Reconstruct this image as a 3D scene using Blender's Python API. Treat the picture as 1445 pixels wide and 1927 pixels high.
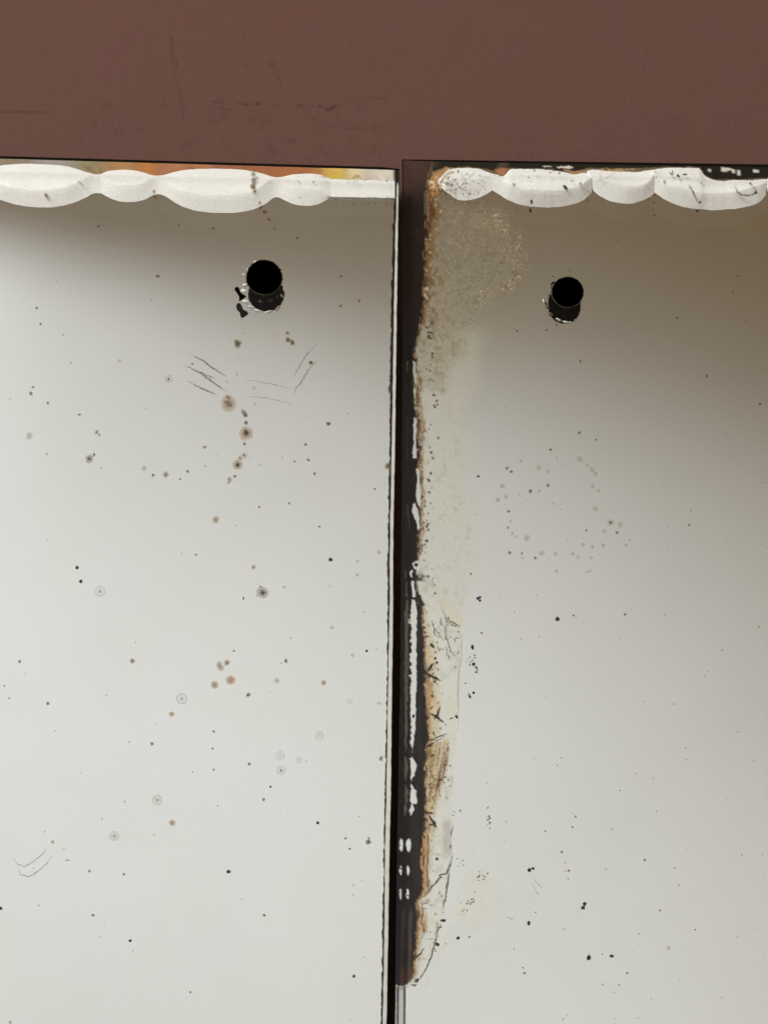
import bpy, bmesh, math, random
import numpy as np

for o in list(bpy.data.objects): bpy.data.objects.remove(o, do_unlink=True)
S = bpy.context.scene
C = S.collection
R = math.radians
random.seed(7)
rng = np.random.default_rng(7)

# ------------------------------------------------------------------ camera
PITCH = R(20.0); FPX = 4000.0; SC = 0.0001           # 0.1 mm of mirror for each pixel of the photograph
ZC = 1.5
fwd = np.array([0, math.cos(PITCH), math.sin(PITCH)])
upv = np.array([0, -math.sin(PITCH), math.cos(PITCH)])
CAM = np.array([0, 0, ZC]) - fwd * FPX * SC
cd = bpy.data.cameras.new('camera'); cam = bpy.data.objects.new('camera', cd); C.objects.link(cam)
cam.location = CAM; cam.rotation_euler = (R(90) + PITCH, 0, 0)
cd.sensor_fit = 'HORIZONTAL'; cd.sensor_width = 36; cd.lens = 36 * FPX / 1445
cd.clip_start = 0.01; cd.clip_end = 50
S.camera = cam

# ------------------------------------------------------------------ light
W = bpy.data.worlds.new('World'); S.world = W; W.use_nodes = True
bg = W.node_tree.nodes['Background']; bg.inputs[0].default_value = (0.220, 0.155, 0.092, 1); bg.inputs[1].default_value = 1.0

def aim(o, loc, target):
    from mathutils import Vector
    o.location = loc
    o.rotation_euler = (Vector(target) - Vector(loc)).to_track_quat('-Z', 'Y').to_euler()

ad = bpy.data.lights.new('added_wall_fill', 'AREA'); ad.shape = 'RECTANGLE'; ad.size = 0.9; ad.size_y = 0.7  # added area lamp out of view, brightens the brown wall and ground glass
ad.energy = 27.5; ad.color = (1.0, 0.985, 0.95)
ao = bpy.data.objects.new('added_wall_fill', ad); C.objects.link(ao); aim(ao, (-0.9, -1.15, 2.45), (0, 0, 1.5))
def spot(name, energy, size, blend, soft, loc, target):
    d = bpy.data.lights.new(name, 'SPOT'); d.energy = energy; d.color = (0.89, 0.948, 1.0)
    d.spot_size = R(size); d.spot_blend = blend; d.shadow_soft_size = soft
    o = bpy.data.objects.new(name, d); C.objects.link(o); aim(o, loc, target)
spot('added_grazing_spot', 368, 44.5, 0.607, 0.02, (-1.791, -2.346, 3.194), (0.359, -2.5, 1.703))  # added spot out of view, shapes the reflected gradient on the pale wall
spot('added_broad_spot', 137, 100.9, 1.0, 0.04, (-0.039, -0.393, 2.308), (-0.313, -2.5, 1.11))  # second added spot, gives the pale wall its broad soft falloff

S.view_settings.view_transform = 'Standard'; S.view_settings.look = 'None'
S.view_settings.exposure = 0.0; S.view_settings.gamma = 1.0; S.view_settings.use_curve_mapping = False
S.render.engine = 'CYCLES'
S.cycles.transparent_max_bounces = 24; S.cycles.max_bounces = 7

# ------------------------------------------------------------------ helpers
def P(u, v, y):
    """photograph pixel on the plane at depth y -> world points (N,3)"""
    u = np.asarray(u, float); v = np.asarray(v, float); y = np.asarray(y, float) + 0 * u
    dx = (u - 722.5); dyv = (963.5 - v)
    d = fwd[None] * FPX + np.stack([dx, dx * 0, dx * 0], -1).reshape(-1, 3) + upv[None] * dyv.reshape(-1, 1)
    k = (y.reshape(-1) - CAM[1]) / d[:, 1]
    return CAM[None] + d * k[:, None]

def lin(c):
    c = np.asarray(c, float) / 255.0
    return np.where(c <= 0.04045, c / 12.92, ((c + 0.055) / 1.055) ** 2.4)

def vhash(ix, iy, s):
    n = (ix.astype(np.int64) * 374761393 + iy.astype(np.int64) * 668265263 + s * 974634773) & 0x7fffffff
    n = ((n ^ (n >> 13)) * 1274126177) & 0x7fffffff
    n = ((n ^ (n >> 16)) * 1103515245) & 0x7fffffff
    return (n & 0xffff) / 65535.0

def noise(u, v, scale, s=0):
    x = u / scale + 1000; y = v / scale + 1000
    ix = np.floor(x); iy = np.floor(y); fx = x - ix; fy = y - iy
    fx = fx * fx * (3 - 2 * fx); fy = fy * fy * (3 - 2 * fy)
    a = vhash(ix, iy, s); b = vhash(ix + 1, iy, s); c = vhash(ix, iy + 1, s); d = vhash(ix + 1, iy + 1, s)
    return (a * (1 - fx) + b * fx) * (1 - fy) + (c * (1 - fx) + d * fx) * fy

def fbm(u, v, scale, s=0, oct=3):
    t = 0; a = 0.55
    for i in range(oct):
        t = t + a * noise(u, v, scale / 2 ** i, s + 17 * i); a *= 0.5
    return t / (0.55 * (2 - 2 * 0.5 ** oct))

def sst(x, a, b):
    t = np.clip((x - a) / (b - a), 0, 1); return t * t * (3 - 2 * t)

def link(name, me, mat, parent):
    o = bpy.data.objects.new(name, me); C.objects.link(o)
    if mat: me.materials.append(mat)
    if parent:
        o.parent = parent
        o.matrix_parent_inverse = parent.matrix_world.inverted()
    return o

def tag(o, label=None, cat=None, kind=None, group=None):
    if label: o['label'] = label
    if cat: o['category'] = cat
    if kind: o['kind'] = kind
    if group: o['group'] = group
    return o

def empty(name, loc):
    o = bpy.data.objects.new(name, None); C.objects.link(o); o.location = loc; o.empty_display_size = 0.02
    bpy.context.view_layer.update()
    return o

def mesh(name, verts, faces, smooth=True):
    me = bpy.data.meshes.new(name); me.from_pydata([tuple(p) for p in verts], [], faces)
    if smooth: me.shade_smooth()
    return me

def set_attr(me, name, rgba):
    a = me.color_attributes.new(name, 'FLOAT_COLOR', 'POINT')
    a.data.foreach_set('color', np.ascontiguousarray(rgba, np.float32).ravel())

def grid_mesh(name, us, vs, y, ufun=None):
    nu, nv = len(us), len(vs)
    U, V = np.meshgrid(us, vs)
    U = U.ravel(); V = V.ravel()
    if ufun is not None: U, V = ufun(U, V)
    co = P(U, V, y)
    idx = np.arange(nu * nv).reshape(nv, nu)
    f = np.stack([idx[:-1, :-1], idx[1:, :-1], idx[1:, 1:], idx[:-1, 1:]], -1).reshape(-1, 4)
    me = bpy.data.meshes.new(name)
    me.vertices.add(len(co)); me.vertices.foreach_set('co', co.astype(np.float32).ravel())
    me.loops.add(f.size); me.loops.foreach_set('vertex_index', f.astype(np.int32).ravel())
    me.polygons.add(len(f)); me.polygons.foreach_set('loop_start', np.arange(0, f.size, 4, dtype=np.int32))
    me.update(calc_edges=True); me.validate()
    return me, U, V

# ------------------------------------------------------------------ materials
def new_mat(name):
    m = bpy.data.materials.new(name); m.use_nodes = True
    nt = m.node_tree; nt.nodes.clear()
    out = nt.nodes.new('ShaderNodeOutputMaterial')
    return m, nt, out

def N(nt, t, **kw):
    n = nt.nodes.new(t)
    for k, v in kw.items():
        if hasattr(n, k): setattr(n, k, v)
        else: n.inputs[k].default_value = v
    return n

def principled(name, col, rough, metal=0.0, spec=0.5, noise_scale=None, noise_amt=0.0, bump=0.0, bump_scale=2000):
    m, nt, out = new_mat(name)
    b = N(nt, 'ShaderNodeBsdfPrincipled'); b.inputs['Base Color'].default_value = (*col, 1)
    b.inputs['Roughness'].default_value = rough; b.inputs['Metallic'].default_value = metal
    b.inputs['Specular IOR Level'].default_value = spec
    tc = N(nt, 'ShaderNodeNewGeometry')
    if noise_scale:
        nz = N(nt, 'ShaderNodeTexNoise'); nz.inputs['Scale'].default_value = noise_scale; nz.inputs['Detail'].default_value = 5
        nt.links.new(tc.outputs['Position'], nz.inputs['Vector'])
        mr = N(nt, 'ShaderNodeMapRange'); mr.inputs[1].default_value = 0.25; mr.inputs[2].default_value = 0.75
        mr.inputs[3].default_value = 1 - noise_amt; mr.inputs[4].default_value = 1 + noise_amt
        nt.links.new(nz.outputs['Fac'], mr.inputs[0])
        mx = N(nt, 'ShaderNodeMix', data_type='RGBA', blend_type='MULTIPLY'); mx.inputs[0].default_value = 1
        mx.inputs[6].default_value = (*col, 1); nt.links.new(mr.outputs[0], mx.inputs[7])
        nt.links.new(mx.outputs[2], b.inputs['Base Color'])
    if bump:
        nb = N(nt, 'ShaderNodeTexNoise'); nb.inputs['Scale'].default_value = bump_scale; nb.inputs['Detail'].default_value = 3
        nt.links.new(tc.outputs['Position'], nb.inputs['Vector'])
        bp = N(nt, 'ShaderNodeBump'); bp.inputs['Strength'].default_value = bump; bp.inputs['Distance'].default_value = 0.0002
        nt.links.new(nb.outputs['Fac'], bp.inputs['Height']); nt.links.new(bp.outputs[0], b.inputs['Normal'])
    nt.links.new(b.outputs[0], out.inputs[0])
    return m

def attr_principled(nt, attr, rough):
    a = N(nt, 'ShaderNodeAttribute', attribute_name=attr)
    b = N(nt, 'ShaderNodeBsdfPrincipled'); b.inputs['Roughness'].default_value = rough
    b.inputs['Specular IOR Level'].default_value = 0.15
    nt.links.new(a.outputs['Color'], b.inputs['Base Color'])
    return a, b

# silver: metal tinted by 'tint', tarnish from 'stain' (alpha = cover), lost silver where tint alpha = 0
m_silver, nt, out = new_mat('silver_coating')
a_st, b_st = attr_principled(nt, 'stain', 0.55)
a_ti = N(nt, 'ShaderNodeAttribute', attribute_name='tint')
gl = N(nt, 'ShaderNodeBsdfAnisotropic'); gl.inputs['Roughness'].default_value = 0.03
geo = N(nt, 'ShaderNodeNewGeometry')
n1 = N(nt, 'ShaderNodeTexNoise'); n1.inputs['Scale'].default_value = 2400; n1.inputs['Detail'].default_value = 2
n2 = N(nt, 'ShaderNodeTexNoise'); n2.inputs['Scale'].default_value = 26; n2.inputs['Detail'].default_value = 4
for n in (n1, n2): nt.links.new(geo.outputs['Position'], n.inputs['Vector'])
ad1 = N(nt, 'ShaderNodeMath', operation='ADD'); nt.links.new(n1.outputs['Fac'], ad1.inputs[0]); nt.links.new(n2.outputs['Fac'], ad1.inputs[1])
mr1 = N(nt, 'ShaderNodeMapRange'); mr1.inputs[1].default_value = .6; mr1.inputs[2].default_value = 1.4; mr1.inputs[3].default_value = .962; mr1.inputs[4].default_value = 1.012
nt.links.new(ad1.outputs[0], mr1.inputs[0])
mt = N(nt, 'ShaderNodeMix', data_type='RGBA', blend_type='MULTIPLY'); mt.inputs[0].default_value = 1
nt.links.new(a_ti.outputs['Color'], mt.inputs[6]); nt.links.new(mr1.outputs[0], mt.inputs[7]); nt.links.new(mt.outputs[2], gl.inputs['Color'])
mx = N(nt, 'ShaderNodeMixShader'); nt.links.new(a_st.outputs['Alpha'], mx.inputs[0])
nt.links.new(gl.outputs[0], mx.inputs[1]); nt.links.new(b_st.outputs[0], mx.inputs[2])
tr = N(nt, 'ShaderNodeBsdfTransparent')
mx2 = N(nt, 'ShaderNodeMixShader'); nt.links.new(a_ti.outputs['Alpha'], mx2.inputs[0])
nt.links.new(tr.outputs[0], mx2.inputs[1]); nt.links.new(mx.outputs[0], mx2.inputs[2])
nt.links.new(mx2.outputs[0], out.inputs[0])

# tarnish marks: colour and cover from the attribute
m_mark, nt, out = new_mat('tarnish')
a_st, b_st = attr_principled(nt, 'stain', 0.6)
tr = N(nt, 'ShaderNodeBsdfTransparent'); mx = N(nt, 'ShaderNodeMixShader')
nt.links.new(a_st.outputs['Alpha'], mx.inputs[0]); nt.links.new(tr.outputs[0], mx.inputs[1]); nt.links.new(b_st.outputs[0], mx.inputs[2])
nt.links.new(mx.outputs[0], out.inputs[0])

# clear plate glass
m_glass, nt, out = new_mat('plate_glass')
lw = N(nt, 'ShaderNodeLayerWeight')
pw_ = N(nt, 'ShaderNodeMath', operation='POWER'); pw_.inputs[1].default_value = 5.0; nt.links.new(lw.outputs['Facing'], pw_.inputs[0])
fr = N(nt, 'ShaderNodeMath', operation='MULTIPLY_ADD'); fr.inputs[1].default_value = 0.97; fr.inputs[2].default_value = 0.03; nt.links.new(pw_.outputs[0], fr.inputs[0])
g = N(nt, 'ShaderNodeBsdfAnisotropic'); g.inputs['Roughness'].default_value = 0.02
tr = N(nt, 'ShaderNodeBsdfTransparent'); tr.inputs[0].default_value = (0.975, 0.985, 0.975, 1)
mx = N(nt, 'ShaderNodeMixShader'); nt.links.new(fr.outputs[0], mx.inputs[0])
nt.links.new(tr.outputs[0], mx.inputs[1]); nt.links.new(g.outputs[0], mx.inputs[2]); nt.links.new(mx.outputs[0], out.inputs[0])

m_edge = principled('dark_glass_edge', (0.005, 0.006, 0.004), 0.5, spec=0.02, noise_scale=900, noise_amt=0.5)
m_arris = principled('ground_glass_arris', (0.90, 0.93, 0.91), 0.45, noise_scale=1500, noise_amt=0.06)
m_scallop = principled('ground_glass_scallop', (0.94, 0.94, 0.93), 0.38, noise_scale=2600, noise_amt=0.07, bump=0.3, bump_scale=3000)
m_bore = principled('dark_bore', (0.0022, 0.002, 0.0016), 0.6, spec=0.0)  # near-black colour builds in the deep shade inside the holes
m_rim_highlight = principled('painted_rim_highlight', (0.055, 0.05, 0.038), 0.4, spec=0.3, noise_scale=1500, noise_amt=0.9)  # lighter tone paints the highlight line of the hole rim
m_flake = principled('bright_glint_flake', (0.88, 0.87, 0.84), 0.35)  # pale colour paints the glints of the chipped hole rims
m_pale = principled('pale_plaster', (0.80, 0.80, 0.79), 0.9, noise_scale=3, noise_amt=0.02)

# wall paint with grime attribute
m_wall, nt, out = new_mat('brown_wall_paint')
a = N(nt, 'ShaderNodeAttribute', attribute_name='stain')
b = N(nt, 'ShaderNodeBsdfPrincipled'); b.inputs['Roughness'].default_value = 0.8; b.inputs['Specular IOR Level'].default_value = 0.1
geo = N(nt, 'ShaderNodeNewGeometry')
n1 = N(nt, 'ShaderNodeTexNoise'); n1.inputs['Scale'].default_value = 110; n1.inputs['Detail'].default_value = 6; n1.inputs['Roughness'].default_value = 0.65
n2 = N(nt, 'ShaderNodeTexNoise'); n2.inputs['Scale'].default_value = 2600; n2.inputs['Detail'].default_value = 3
for n in (n1, n2): nt.links.new(geo.outputs['Position'], n.inputs['Vector'])
cr = N(nt, 'ShaderNodeValToRGB'); cr.color_ramp.elements[0].position = 0.3; cr.color_ramp.elements[1].position = 0.72
cr.color_ramp.elements[0].color = (0.139, 0.073, 0.054, 1); cr.color_ramp.elements[1].color = (0.143, 0.071, 0.062, 1)
nt.links.new(n1.outputs['Fac'], cr.inputs[0])
mg = N(nt, 'ShaderNodeMix', data_type='RGBA'); nt.links.new(a.outputs['Alpha'], mg.inputs[0])
nt.links.new(cr.outputs[0], mg.inputs[6]); nt.links.new(a.outputs['Color'], mg.inputs[7])
mr = N(nt, 'ShaderNodeMapRange'); mr.inputs[1].default_value = 0.3; mr.inputs[2].default_value = 0.7; mr.inputs[3].default_value = 0.93; mr.inputs[4].default_value = 1.07
nt.links.new(n2.outputs['Fac'], mr.inputs[0])
mm = N(nt, 'ShaderNodeMix', data_type='RGBA', blend_type='MULTIPLY'); mm.inputs[0].default_value = 1
nt.links.new(mg.outputs[2], mm.inputs[6]); nt.links.new(mr.outputs[0], mm.inputs[7]); nt.links.new(mm.outputs[2], b.inputs['Base Color'])
n3 = N(nt, 'ShaderNodeTexNoise'); n3.inputs['Scale'].default_value = 900; n3.inputs['Detail'].default_value = 4
nt.links.new(geo.outputs['Position'], n3.inputs['Vector'])
bp = N(nt, 'ShaderNodeBump'); bp.inputs['Strength'].default_value = 0.45; bp.inputs['Distance'].default_value = 0.0002
nt.links.new(n3.outputs['Fac'], bp.inputs['Height']); nt.links.new(bp.outputs[0], b.inputs['Normal'])
nt.links.new(b.outputs[0], out.inputs[0])

# ------------------------------------------------------------------ painter of stains over a grid
class Paint:
    def __init__(s, U, V):
        s.u, s.v = U, V; n = len(U)
        s.col = np.zeros((n, 3)); s.a = np.zeros(n)
        s.tint = np.tile(np.array([0.93, 0.93, 0.915]), (n, 1)); s.sil = np.ones(n)
    def stain(s, m, rgb, lit=0.85):
        m = np.clip(m, 0, 1); c = np.clip(lin(rgb) / lit, 0, 0.95)
        na = s.a + (1 - s.a) * m
        w = np.where(na > 1e-5, m / np.maximum(na, 1e-5), 0)[:, None]
        s.col = s.col * (1 - w) + c * w; s.a = na
    def silver(s, m):
        m = np.clip(m, 0, 1); s.a = s.a * (1 - m); s.sil = s.sil + (1 - s.sil) * m
    def clear(s, m):
        m = np.clip(m, 0, 1); s.sil = s.sil * (1 - m)
    def tintby(s, m, t):
        m = np.clip(m, 0, 1)[:, None]; s.tint = s.tint * (1 - m) + np.asarray(t) * m
    def warp(s, amp, scale, seed=0):
        return s.u + amp * 2 * (fbm(s.u, s.v, scale, seed) - 0.5), s.v + amp * 2 * (fbm(s.u, s.v, scale, seed + 91) - 0.5)
    def col_at(s, pts):
        pts = sorted(pts); return np.interp(s.v, [p[0] for p in pts], [p[1] for p in pts])
    def row_at(s, pts):
        return np.interp(s.u, [p[0] for p in pts], [p[1] for p in pts])
    def poly(s, pts, soft, amp=0, scale=12, seed=0):
        u, v = s.warp(amp, scale, seed) if amp else (s.u, s.v)
        pts = np.asarray(pts, float); d = np.full(len(u), 1e9); ins = np.zeros(len(u), bool)
        for i in range(len(pts)):
            x0, y0 = pts[i]; x1, y1 = pts[(i + 1) % len(pts)]
            ex, ey = x1 - x0, y1 - y0
            t = np.clip(((u - x0) * ex + (v - y0) * ey) / (ex * ex + ey * ey + 1e-9), 0, 1)
            d = np.minimum(d, np.hypot(u - x0 - t * ex, v - y0 - t * ey))
            if y0 != y1:
                c = ((y0 > v) != (y1 > v)) & (u < (x1 - x0) * (v - y0) / (y1 - y0) + x0); ins ^= c
        sd = np.where(ins, -d, d)
        return 1 - sst(sd, -soft, soft)
    def line(s, pts, w, soft=1.0, amp=0, scale=6, seed=0):
        u, v = s.warp(amp, scale, seed) if amp else (s.u, s.v)
        d = np.full(len(u), 1e9)
        for (x0, y0), (x1, y1) in zip(pts[:-1], pts[1:]):
            ex, ey = x1 - x0, y1 - y0
            t = np.clip(((u - x0) * ex + (v - y0) * ey) / (ex * ex + ey * ey + 1e-9), 0, 1)
            d = np.minimum(d, np.hypot(u - x0 - t * ex, v - y0 - t * ey))
        return 1 - sst(d, w - soft, w + soft)
    def blob(s, x, y, rx, ry, soft=0.25, amp=0, scale=5, seed=0):
        out = np.zeros(len(s.u)); i = np.nonzero((abs(s.u - x) < 2 * rx + 4 + amp) & (abs(s.v - y) < 2 * ry + 4 + amp))[0]
        u, v = s.u[i], s.v[i]
        if amp: u, v = u + amp * 2 * (fbm(u, v, scale, seed) - .5), v + amp * 2 * (fbm(u, v, scale, seed + 91) - .5)
        out[i] = 1 - sst(np.hypot((u - x) / rx, (v - y) / ry), 1 - soft, 1 + soft); return out
    def done(s, me):
        set_attr(me, 'stain', np.c_[s.col, s.a]); set_attr(me, 'tint', np.c_[s.tint, s.sil])

def arange_multi(*segs):
    xs = []
    for a, b, st in segs: xs.append(np.arange(a, b, st))
    xs.append([segs[-1][1]]); return np.concatenate(xs)

# ------------------------------------------------------------------ setting: brown wall, pale wall seen in the mirrors
Y_WALL = 0.0045
us = arange_multi((-1500, 0, 100), (0, 760, 2.5), (760, 1445, 10), (1445, 3000, 100))
vs = arange_multi((-1500, 0, 100), (0, 330, 2.5), (330, 2000, 60), (2000, 3600, 100))
me, U, V = grid_mesh('wall', us, vs, Y_WALL)
p = Paint(U, V)
dk = (76, 54, 47)
p.stain(0.55 * p.line([(322, 70), (324, 100), (325, 112)], 2.2, 2, 1.5) * (0.4 + 0.9 * fbm(U, V, 5, 3)), dk)
p.stain(0.6 * p.line([(334, 110), (330, 128), (328, 145), (338, 165), (344, 200), (345, 225)], 2.6, 3, 3) * (0.2 + 0.9 * fbm(U, V, 6, 4)), dk)
p.stain(0.75 * p.line([(0, 209), (40, 210), (75, 211), (120, 212)], 1.6, 1.6, 1.0) * sst(125 - U, 0, 70), dk)
p.stain(0.75 * p.line([(390, 190), (430, 191), (452, 194), (490, 196), (520, 197), (600, 200), (640, 199)], 2.0, 2, 2.5) * sst(fbm(U, V, 7, 8), 0.46, 0.72), (68, 50, 43))
p.stain(0.5 * p.line([(390, 200), (420, 203), (450, 208)], 1.6, 2, 2) * sst(fbm(U, V, 9, 28), 0.36, 0.62), dk)
p.stain(0.45 * p.line([(570, 215), (605, 230), (640, 243), (690, 241), (720, 236)], 2.0, 2, 3) * sst(fbm(U, V, 9, 18), 0.36, 0.62), dk)
p.stain(0.35 * p.line([(670, 183), (730, 185)], 1.5, 1.5, 1), dk)
p.stain(0.45 * p.line([(519, 130), (524, 145), (528, 157)], 2.2, 2.4, 1), dk)
p.stain(0.35 * p.blob(512, 120, 6, 6, 0.6), dk); p.stain(0.4 * p.blob(463, 122, 3, 6, 0.6), dk)
p.stain(0.75 * p.blob(486, 195, 3, 3, 0.5), (48, 30, 32)); p.stain(0.5 * p.blob(463, 196, 3, 3, 0.5), (48, 30, 32))
p.stain(0.75 * p.line([(615, 206), (622, 204), (632, 200)], 2.0, 1.6, 1), (56, 42, 34)); p.stain(0.5 * p.blob(308, 186, 3, 3, 0.5), dk)
p.stain(0.35 * sst(fbm(U, V, 22, 31), 0.62, 0.8) * p.poly([(150, 180), (420, 160), (740, 190), (740, 300), (150, 300)], 30), (84, 58, 53))
p.stain(0.30 * sst(fbm(U, V, 60, 41, 4), 0.55, 0.75) * sst(V, 120, 280), (92, 66, 62))
p.done(me)
wall = link('wall', me, m_wall, None); tag(wall, 'brown painted wall with faint dark scuffs above the two mirrors', 'wall', 'structure')

pv = [(-5, -2.5, -1), (5, -2.5, -1), (5, -2.5, 6), (-5, -2.5, 6)]
pw = link('pale_wall', mesh('pale_wall', pv, [(3, 2, 1, 0)], False), m_pale, None)
tag(pw, 'pale plain wall seen reflected in the two mirrors', 'wall', 'structure')

# ------------------------------------------------------------------ mark builders (children of the silver coating)
def disc_mark(name, parent, u, v, r, prof, y, ell=1.0, rot=0.0, jit=0.12, fr=None, seg=14):
    fr = fr or [0, .3, .58, .82, 1.0]
    ph = [random.random() * 6.28 for _ in range(4)]; am = [random.gauss(0, jit / (k + 1) ** .5) for k in range(4)]
    uu = [u]; vv = [v]; col = [(*(lin(prof[0][0]) / .85), prof[0][1])]; faces = []
    for k in range(1, len(fr)):
        for i in range(seg):
            t = i * 2 * math.pi / seg
            rr = r * fr[k] * (1 + sum(am[q] * math.sin((q + 2) * t + ph[q]) for q in range(4)))
            x, z = rr * math.cos(t), rr * math.sin(t) * ell
            uu.append(u + x * math.cos(rot) - z * math.sin(rot)); vv.append(v + x * math.sin(rot) + z * math.cos(rot))
            col.append((*(lin(prof[k][0]) / .85), prof[k][1]))
    for i in range(seg):
        j = (i + 1) % seg; faces.append((0, 1 + i, 1 + j))
        for k in range(len(fr) - 2):
            a = 1 + k * seg; b = a + seg; faces.append((a + i, b + i, b + j, a + j))
    me = mesh(name, P(uu, vv, y), faces); set_attr(me, 'stain', np.clip(np.array(col), 0, 1))
    return link(name, me, m_mark, parent)

def scale_a(prof, f): return [(c, a * f) for c, a in prof]
DK = (58, 54, 46); BL = (34, 36, 32); GR = (128, 128, 120)
PROF = {
 'd': [(DK, .85), ((70, 66, 58), .78), ((92, 88, 78), .52), ((110, 106, 96), .2), (GR, 0)],
 'D': [(BL, 1), (BL, 1), (BL, .97), ((46, 48, 44), .75), (DK, 0)],
 'b': [((56, 46, 30), .95), ((74, 62, 40), .85), ((120, 98, 62), .7), ((150, 128, 92), .4), ((170, 150, 120), 0)],
 'B': [((86, 66, 38), .85), ((132, 106, 70), .68), ((176, 156, 128), .55), ((188, 170, 146), .48), ((200, 186, 164), 0)],
 'o': [((124, 100, 68), .85), ((158, 134, 102), .68), ((180, 158, 126), .55), ((190, 172, 144), .38), ((200, 186, 164), 0)],
 'O': [((146, 100, 70), .85), ((176, 136, 106), .72), ((190, 156, 128), .62), ((196, 168, 142), .46), ((200, 186, 164), 0)],
 'g': [(GR, .5), (GR, .45), (GR, .32), (GR, .15), (GR, 0)],
 't': [((130, 114, 76), .6), ((136, 121, 86), .5), ((140, 130, 104), .35), ((150, 142, 120), .15), ((160, 150, 130), 0)],
 'h': [((62, 58, 50), .95), ((90, 86, 78), .7), ((132, 128, 118), .5), ((150, 146, 134), .35), ((160, 156, 146), 0)],
}
RINGF = [0, .18, .32, .46, .70, .84, 1.0]
def ring_prof(s): 
    G = (112, 114, 110)
    return [(G, .75 * s), (G, .6 * s), (G, .15 * s), (G, .04), (G, .06), (G, .55 * s), (G, 0)]

def marks(parent, lst, y):
    for t in lst:
        u, v, r, k = t[:4]; f = {'D': .95, 't': .42, 'g': .6, 'h': .7, 'd': .8}.get(k, .8); ell = t[4] if len(t) > 4 else 1.0; rot = t[5] if len(t) > 5 else random.random() * 3
        if k[0] == 'r':
            s = {'r': .32, 'rr': .46, 'rf': .2}[k]
            disc_mark('tarnish_ring', parent, u, v, r, ring_prof(s), y, ell, rot, 0.03, RINGF, 18)
        else:
            disc_mark('tarnish_spot', parent, u, v, r * (.92 if k in 'dDgth' else 1.0), scale_a(PROF[k], f), y, ell, rot, 0.05 if (k in 'BoO' or r <= 3) else 0.10)

def ribbon(name, parent, pts, w0, y, rgb=(70, 72, 74), alpha=.8, taper=True, wob=0.5):
    pts = np.array(pts, float)
    seg = np.r_[0, np.cumsum(np.hypot(*np.diff(pts, axis=0).T))]
    n = max(4, int(seg[-1] / 3)); t = np.linspace(0, seg[-1], n)
    x = np.interp(t, seg, pts[:, 0]); z = np.interp(t, seg, pts[:, 1])
    x = x + np.array([random.gauss(0, wob) for _ in range(n)]); z = z + np.array([random.gauss(0, wob) for _ in range(n)])
    dx, dz = np.gradient(x), np.gradient(z); L = np.hypot(dx, dz) + 1e-6; nx, nz_ = -dz / L, dx / L
    s = np.sin(np.linspace(0.06 if taper else .6, (math.pi - 0.06) if taper else (math.pi - .6), n)) ** .6
    w = w0 * s * np.array([random.uniform(.65, 1.25) for _ in range(n)])
    al = alpha * np.array([random.uniform(.55, 1) for _ in range(n)]) * (0.35 + .65 * s)
    uu, vv, al4 = [], [], []
    for off, f in ((-1, 0), (-.45, 1), (.45, 1), (1, 0)):
        uu.append(x + nx * w * off); vv.append(z + nz_ * w * off); al4.append(al * f)
    uu = np.concatenate(uu); vv = np.concatenate(vv); al4 = np.concatenate(al4)
    faces = [(r * n + i, (r + 1) * n + i, (r + 1) * n + i + 1, r * n + i + 1) for r in range(3) for i in range(n - 1)]
    me = mesh(name, P(uu, vv, y), faces); c = np.tile(lin(rgb) / .85, (len(uu), 1))
    set_attr(me, 'stain', np.c_[c, np.clip(al4, 0, 1)])
    return link(name, me, m_mark, parent)

# ------------------------------------------------------------------ scalloped edge: ground convex facets
def scallop(name, parent, x0, x1, top, mid, bot, ridge, lowdark=0):
    us = np.arange(x0, x1 + 0.01, 3.0); us = np.r_[us[us < x1 - 1], x1]
    def ip(a):
        a = np.array(a, float); y = np.interp(us, a[:, 0], a[:, 1])
        for _ in range(2):
            y[1:-1] = (y[:-2] + 2 * y[1:-1] + y[2:]) / 4
        return y
    T, M, B = ip(top), ip(mid), ip(bot)
    rg = 1.0 if x0 > 800 else .45
    T = T + rg * 2.2 * (fbm(us, us * 0, 7, 201) - .5); B = B + rg * 1.6 * (fbm(us, us * 0, 9, 202) - .5); M = M + rg * 2 * (fbm(us, us * 0, 12, 203) - .5); M = np.clip(M, T + 2.5, B - 1.0)
    rows = []
    for f in (0, .10, .4, .75, .97): rows.append((T + (M - T) * f, f))
    for f in (0.05, .35, .7, .94, 1): rows.append((M + (B - M) * f, 1 - f))
    n = len(us); uu = np.concatenate([us] * len(rows)); vv = np.concatenate([r[0] for r in rows])
    wid = np.minimum((B - T) / 60.0, 1.2)
    h = np.concatenate([(0.00004 + ridge * (0.0 + r[1]) * wid) for r in rows])
    co = P(uu, vv, -h)
    faces = [(r * n + i, (r + 1) * n + i, (r + 1) * n + i + 1, r * n + i + 1) for r in range(len(rows) - 1) for i in range(n - 1)]
    return link(name, mesh(name, co, faces), m_scallop, parent)

# ------------------------------------------------------------------ glass front sheet with drilled hole
def ring_pts(u, v, rx, ry, y, n=40, jit=0.0, seed=1, dx=0, dz=0):
    rr = random.Random(seed); us, vs = [], []
    am = [rr.gauss(0, jit) for _ in range(n)]
    for i in range(n):
        t = 2 * math.pi * i / n; k = 1 + am[i]
        us.append(u + rx * k * math.cos(t)); vs.append(v + ry * k * math.sin(t))
    return P(us, vs, y)

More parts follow.
